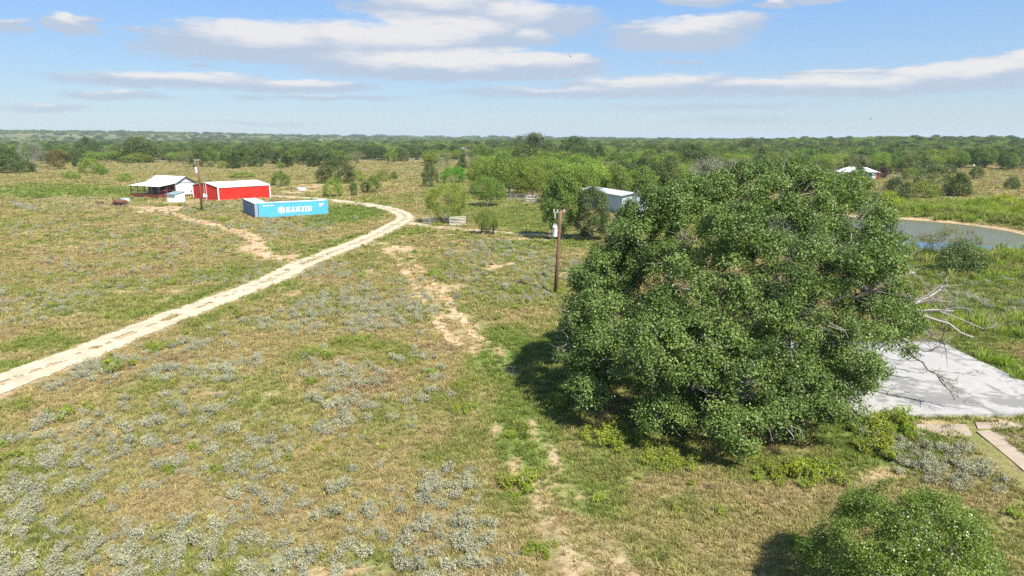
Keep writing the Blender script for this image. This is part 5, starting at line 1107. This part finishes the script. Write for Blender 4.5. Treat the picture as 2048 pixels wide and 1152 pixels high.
def clear(x, y, m_=0.0):
    o = ~((x > SLAB[0] - m_) & (x < SLAB[1] + m_) & (y > SLAB[2] - m_) & (y < SLAB[3] + m_))
    o &= np.hypot(x - POND[0], y - POND[1]) > POND_R + 1.0 + m_
    rd_ = line_dist(x, y, ROAD); o &= (rd_ > 1.3*(1 + m_*.2) + .3*rg.random(len(x))) | ((rd_ < .32) & (m_ == 0) & (vnoise(x, y, 1.4, 93) > .56)) | ((m_ == 0) & (rg.random(len(x)) < .03))
    o &= ~((line_dist(x, y, wl) < .9) & (y < 33))
    for c_, u1, L1, u2, L2 in ((pc, u, LB, vdir, WB), (hc, uu_, HL, -vv_*-1, HW), (c1, ux, CL, uy, CW), (c2, ux, CW, uy, CL)):
        a_ = (x - c_[0])*u1[0] + (y - c_[1])*u1[1]; b2_ = (x - c_[0])*u2[0] + (y - c_[1])*u2[1]; o &= ~((a_ > -.1) & (a_ < L1 + .1) & (b2_ > -.1) & (b2_ < L2 + .1))
    return o
GP = []
for d0, d1, dn_, sc in ((15, 30, 44, .95), (30, 48, 26, 1.2), (48, 80, 12, 1.65), (80, 140, 4.2, 2.6), (140, 300, .75, 4.2), (300, 430, .25, 5.0)):
    x, y = sample(d0, d1, dn_); z_ = zones(x, y); pr_k = np.clip(1 - z_['bare']*1.15, .03, 1)*(.55 + .45*sstep(.25, .6, vnoise(x, y, 1.3, 95))); k = (rg.random(len(x)) < pr_k) & clear(x, y)
    x, y = x[k], y[k]; tn_ = np.clip(z_['green'][k]*1.05 + .08 + .3*(vnoise(x, y, 1.7, 97) - .5) - .5*sstep(.50, .78, vnoise(x, y, 2.6, 96))*(1 - z_['green'][k]), -.4, 1); s = sc*rg.uniform(.65, 1.3, len(x)); hh = np.where(sc > 2, .55, .85)
    GP.append(np.c_[x, y, s, s*hh*(.8 + .5*z_['green'][k]), tn_])
GP = np.vstack(GP); n = len(GP)
scatter('field_grass', np.c_[GP[:, 0], GP[:, 1], ground_z(GP[:, 0], GP[:, 1])], np.c_[rg.normal(size=(n, 2))*.12, rg.uniform(0, 6.28, n)], np.c_[GP[:, 2], GP[:, 2], GP[:, 3]], rg.integers(0, 6, n), GP[:, 4], ct, 'dry and green field grass')
x, y = [], []
for d0, d1, dn_ in ((28, 60, 5), (60, 150, 2.4)):
    a_, b2_ = sample(d0, d1, dn_); x.append(a_); y.append(b2_)
x, y = np.concatenate(x), np.concatenate(y); z_ = zones(x, y); k = (rg.random(len(x)) < z_['lush']*.9*(.4 + .6*sstep(.35, .55, vnoise(x, y, 3.5, 99)))) & clear(x, y); x, y = x[k], y[k]; n = len(x)
s = rg.uniform(.6, 1.35, n)*(1 + .5*(y > 75)); scatter('tall_weeds', np.c_[x, y, ground_z(x, y)], np.c_[rg.normal(size=(n, 2))*.1, rg.uniform(0, 6.28, n)], np.c_[s, s, s], rg.integers(0, 4, n), np.clip(.62 + .5*(vnoise(x, y, 9, 98) - .5) + rg.normal(size=n)*.12, 0, 1), cl_, 'tall yellow-green weeds on the pond banks')

def croton(seed, n=210, h=.42, r=.26, leaf=.055, stems=16, mat='silver_leaf'):
    rg_ = np.random.default_rng(seed); wood_ = MB(); P_, D_ = [], []
    for s_ in range(stems):
        a_ = rg_.uniform(0, 6.28); q = math.sqrt(rg_.random()); tip = np.array([r*q*math.cos(a_), r*q*math.sin(a_), h*rg_.uniform(.62, 1.08)*(1 - .3*q*q)]); ln = wander((tip[0]*.2, tip[1]*.2, -.03), tip, rg_, .08, 4); wood_.tube(ln, [.010, .008, .006, .003], 3, False)
        k = n//stems
        for j in range(k):
            t_ = rg_.uniform(.30, 1.05); p_ = ln[0] + (tip - ln[0])*t_; P_.append(p_ + rg_.normal(size=3)*np.array([.042, .042, .03])); D_.append(unit(rg_.normal(size=3)*.7 + np.array([math.cos(a_)*.3, math.sin(a_)*.3, .8])))
    P_, D_ = np.array(P_), np.array(D_); L = leaf*rg_.uniform(.7, 1.35, len(P_)); v_, f_ = leaf_arrays(P_, D_, L, L*.55, rg_); wv = np.concatenate(wood_.v)
    me = bpy.data.meshes.new('plant'); me.from_pydata(np.vstack([wv, v_]).tolist(), [], wood_.f + (f_ + len(wv)).tolist()); me.update()
    zt = np.clip(P_[:, 2]/h, 0, 1); fattr(me, 'tint', np.r_[np.full(len(wv), .2), np.repeat(np.clip(.5 + rg_.normal(size=len(P_))*.25, 0, 1), 4)])
    me.materials.append(M['grey_twig']); me.materials.append(M[mat]); me.polygons.foreach_set('material_index', [0]*len(wood_.f) + [1]*len(f_)); return me
CR = [croton(400 + i, 290 + 30*(i % 3), .38 + .05*(i % 3), .25 + .03*(i % 2), .050, 20) for i in range(6)]
GW_ = [croton(450 + i, 320, .5, .36, .075, 18, 'lime_leaf') for i in range(4)]
cr_objs = [bpy.data.objects.new('croton_kind_%02d' % i, me) for i, me in enumerate(CR)]; gw_objs = [bpy.data.objects.new('green_kind_%02d' % i, me) for i, me in enumerate(GW_)]
cc_ = collection_of('croton_kinds', cr_objs); cg_ = collection_of('green_weed_kinds', gw_objs)
SPt = []
for d0, d1, dn_, sc in ((16, 30, 7.5, 1.0), (30, 60, 5.0, 1.1), (60, 110, 2.4, 1.2), (110, 170, .8, 1.4)):
    x, y = sample(d0, d1, dn_); k = clear(x, y, .2) & (rg.random(len(x)) < zones(x, y)['silver']); SPt.append(np.c_[x[k], y[k], sc*(.38 + .95*rg.random(k.sum())**1.6)])
SPt = np.vstack(SPt); px_, py_ = proj(SPt[:, 0], SPt[:, 1]); seen = (px_ > 8) & (px_ < 2040) & (py_ < 1140)
rank = np.where(seen, np.hypot(SPt[:, 0], SPt[:, 1])/SPt[:, 2], 1e9); od = np.argsort(rank); first, rest = od[:280], od[280:]
for j, i in enumerate(first):
    x, y, s = SPt[i]; o = link('silver_croton', CR[j % 6], None, (x, y, gz(x, y)), float(rg.uniform(0, 6.28))); o.scale = (s, s, s*float(rg.uniform(.85, 1.1)))
    a_, b2_ = proj(x, y); sz_ = 'tiny' if s < .6 else 'small' if s < .9 else 'full' if s < 1.15 else 'large'
    pl_ = 'in the thick silvery patch at bottom centre' if 740 < a_ < 1110 and b2_ > 930 else 'on the bottom edge of the picture' if b2_ > 1080 and a_ < 740 else 'beside the broken walkway' if a_ > 1700 else 'near the left edge of the foreground field' if a_ < 330 else 'in the middle patch left of the mown trail' if b2_ < 880 else 'in the sparse foreground grass left of the thick patch'
    tag(o, '%s silvery grey weed bush %s' % (sz_, pl_), 'shrub', 'silvery weed bushes in the near field')
R_ = SPt[rest]; n = len(R_)
scatter('silver_weeds', np.c_[R_[:, 0], R_[:, 1], ground_z(R_[:, 0], R_[:, 1])], np.c_[rg.normal(size=(n, 2))*.1, rg.uniform(0, 6.28, n)], np.c_[R_[:, 2], R_[:, 2], R_[:, 2]*.95], rg.integers(0, 6, n), rg.random(n), cc_, 'silvery grey weeds spread over the pasture')
# bright green weed clumps: the ones that stand out, each a thing of its own
CLUMPS = [(1052, 975, 1.5, 'bright green weed bush on the bare trail in the foreground'), (1031, 997, .8, 'small green weed just left of the foreground trail bush'), (1090, 1105, .9, 'small green weed beside the silvery clump at the bottom'),
          (1205, 878, 1.5, 'lime weed clump in front of the big oak, leftmost'), (1232, 892, 1.4, 'lime weed clump in front of the big oak, second from left'), (1275, 884, 1.1, 'small lime weed right of the two lime clumps by the oak'),
          (1335, 925, 1.2, 'lime weed below the oak shade, left of the long lime row'), (1375, 935, 1.0, 'low lime weed right of the one below the oak shade'), (1590, 955, 1.4, 'lime weed row near the oak, left bush'), (1622, 952, 1.5, 'lime weed row near the oak, middle bush'), (1655, 950, 1.4, 'lime weed row near the oak, right bush'),
          (1545, 960, .9, 'small lime weed left of the lime row near the oak'), (1120, 812, 1.2, 'dark green weed at the left edge of the oak shade'), (935, 822, 1.1, 'yellow-green weed at the left of the mown trail'), (925, 775, .9, 'small yellow-green weed above the one by the mown trail'),
          (318, 700, 1.5, 'rounded dark green weed beside the gravel road'), (238, 738, 1.7, 'spreading green weed just below the gravel road'), (690, 690, 1.5, 'green weed patch in the middle of the silvery field, upper'), (625, 712, 1.6, 'green weed patch in the middle of the silvery field, lower left'), (660, 716, 1.3, 'green weed beside the lower left green patch'), (720, 682, 1.2, 'green weed right of the upper green patch'),
          (865, 748, 1.0, 'olive weed left of the mown trail'), (622, 768, .9, 'small green weed among the grey clumps of the middle field'), (450, 945, .8, 'single bright green sprig in the left foreground field'), (345, 942, .8, 'dull green sprig left of the bright single sprig'), (140, 832, 1.6, 'grey-green spreading weed near the left edge'),
          (850, 462, 2.0, 'green bush at the gravel road junction, right'), (828, 470, 1.6, 'green bush at the gravel road junction, left'), (878, 452, 1.5, 'grey-green bush beside the low pipe gate'), (1040, 585, 1.3, 'lime weed left of the brown utility pole'), (1118, 588, 1.0, 'green weed at the foot of the brown utility pole'), (868, 552, 1.5, 'green weed right of the sandy two-track'),
          (325, 413, 1.8, 'bright green weeds in front of the small white shed, left'), (362, 412, 1.8, 'bright green weeds in front of the small white shed, right'), (455, 442, 1.8, 'green weed patch left of the grey container'), (430, 440, 1.6, 'green weed between the tall pole and the grey container'),
          (1500, 905, 1.0, 'weed in the oak shade before the trunk'), (1760, 905, 1.6, 'green bush between oak and broken walkway, lower'), (1790, 845, 1.9, 'leafy green bush at the near corner of the white slab'), (1740, 860, 1.8, 'leafy bush under the oak edge left of the slab corner'), (1815, 875, 1.5, 'small bush in front of the slab corner'), (1770, 875, 1.6, 'leafy bush below the slab corner bush'), (1830, 838, .5, 'tiny weed growing on the slab edge')]
rc = random.Random(8)
for i, (cx, cy, s, lb_) in enumerate(CLUMPS):
    s *= 1.35 if 'lime' in lb_ else 1.1; p = g(cx, cy); base = (p[0], p[1], gz(*p)); o = thing('green_weed', lb_, 'weed', base)
    for q in range(5 if s > .6 else 2):
        a_ = q*2.4; rr_ = (0 if q == 0 else .42*s*rc.uniform(.6, 1.1)); c_ = link('stem_clump', GW_[(i + q) % 4], o, (rr_*math.cos(a_)*1.3, rr_*math.sin(a_), 0), rc.uniform(0, 6)); k = s*rc.uniform(.65, 1.0)*(1 if q == 0 else .8); c_.scale = (k, k, k*.95)
# scattered small green weeds
x, y = sample(17, 110, .22); z_ = zones(x, y); k = clear(x, y, .2) & (rg.random(len(x)) < .15 + .5*z_['green']) & (z_['bare'] < .5); x, y = x[k], y[k]; n = len(x); s = rg.uniform(.4, .95, n)*(1 + .4*(y > 50))
scatter('green_weeds', np.c_[x, y, ground_z(x, y)], np.c_[rg.normal(size=(n, 2))*.1, rg.uniform(0, 6.28, n)], np.c_[s*1.2, s*1.2, s*.8], rg.integers(0, 4, n), rg.random(n), cg_, 'scattered small green weeds')

# ------------------------------------------------------------------ the air
hz_ = MB(); hz_.box(-9800, 9800, -3200, 11200, -8, 72); m, t = material('haze_air')
vol = t.n('ShaderNodeVolumePrincipled', ins={'Color': (0.72, 0.83, 0.95), 'Density': 0.00008, 'Anisotropy': 0.1}); oo = t.n('ShaderNodeOutputMaterial'); t.t.links.new(vol.outputs[0], oo.inputs['Volume'])
hb_ = hz_.build('haze', m); tag(hb_, 'thin blue summer haze', None, None, 'stuff')
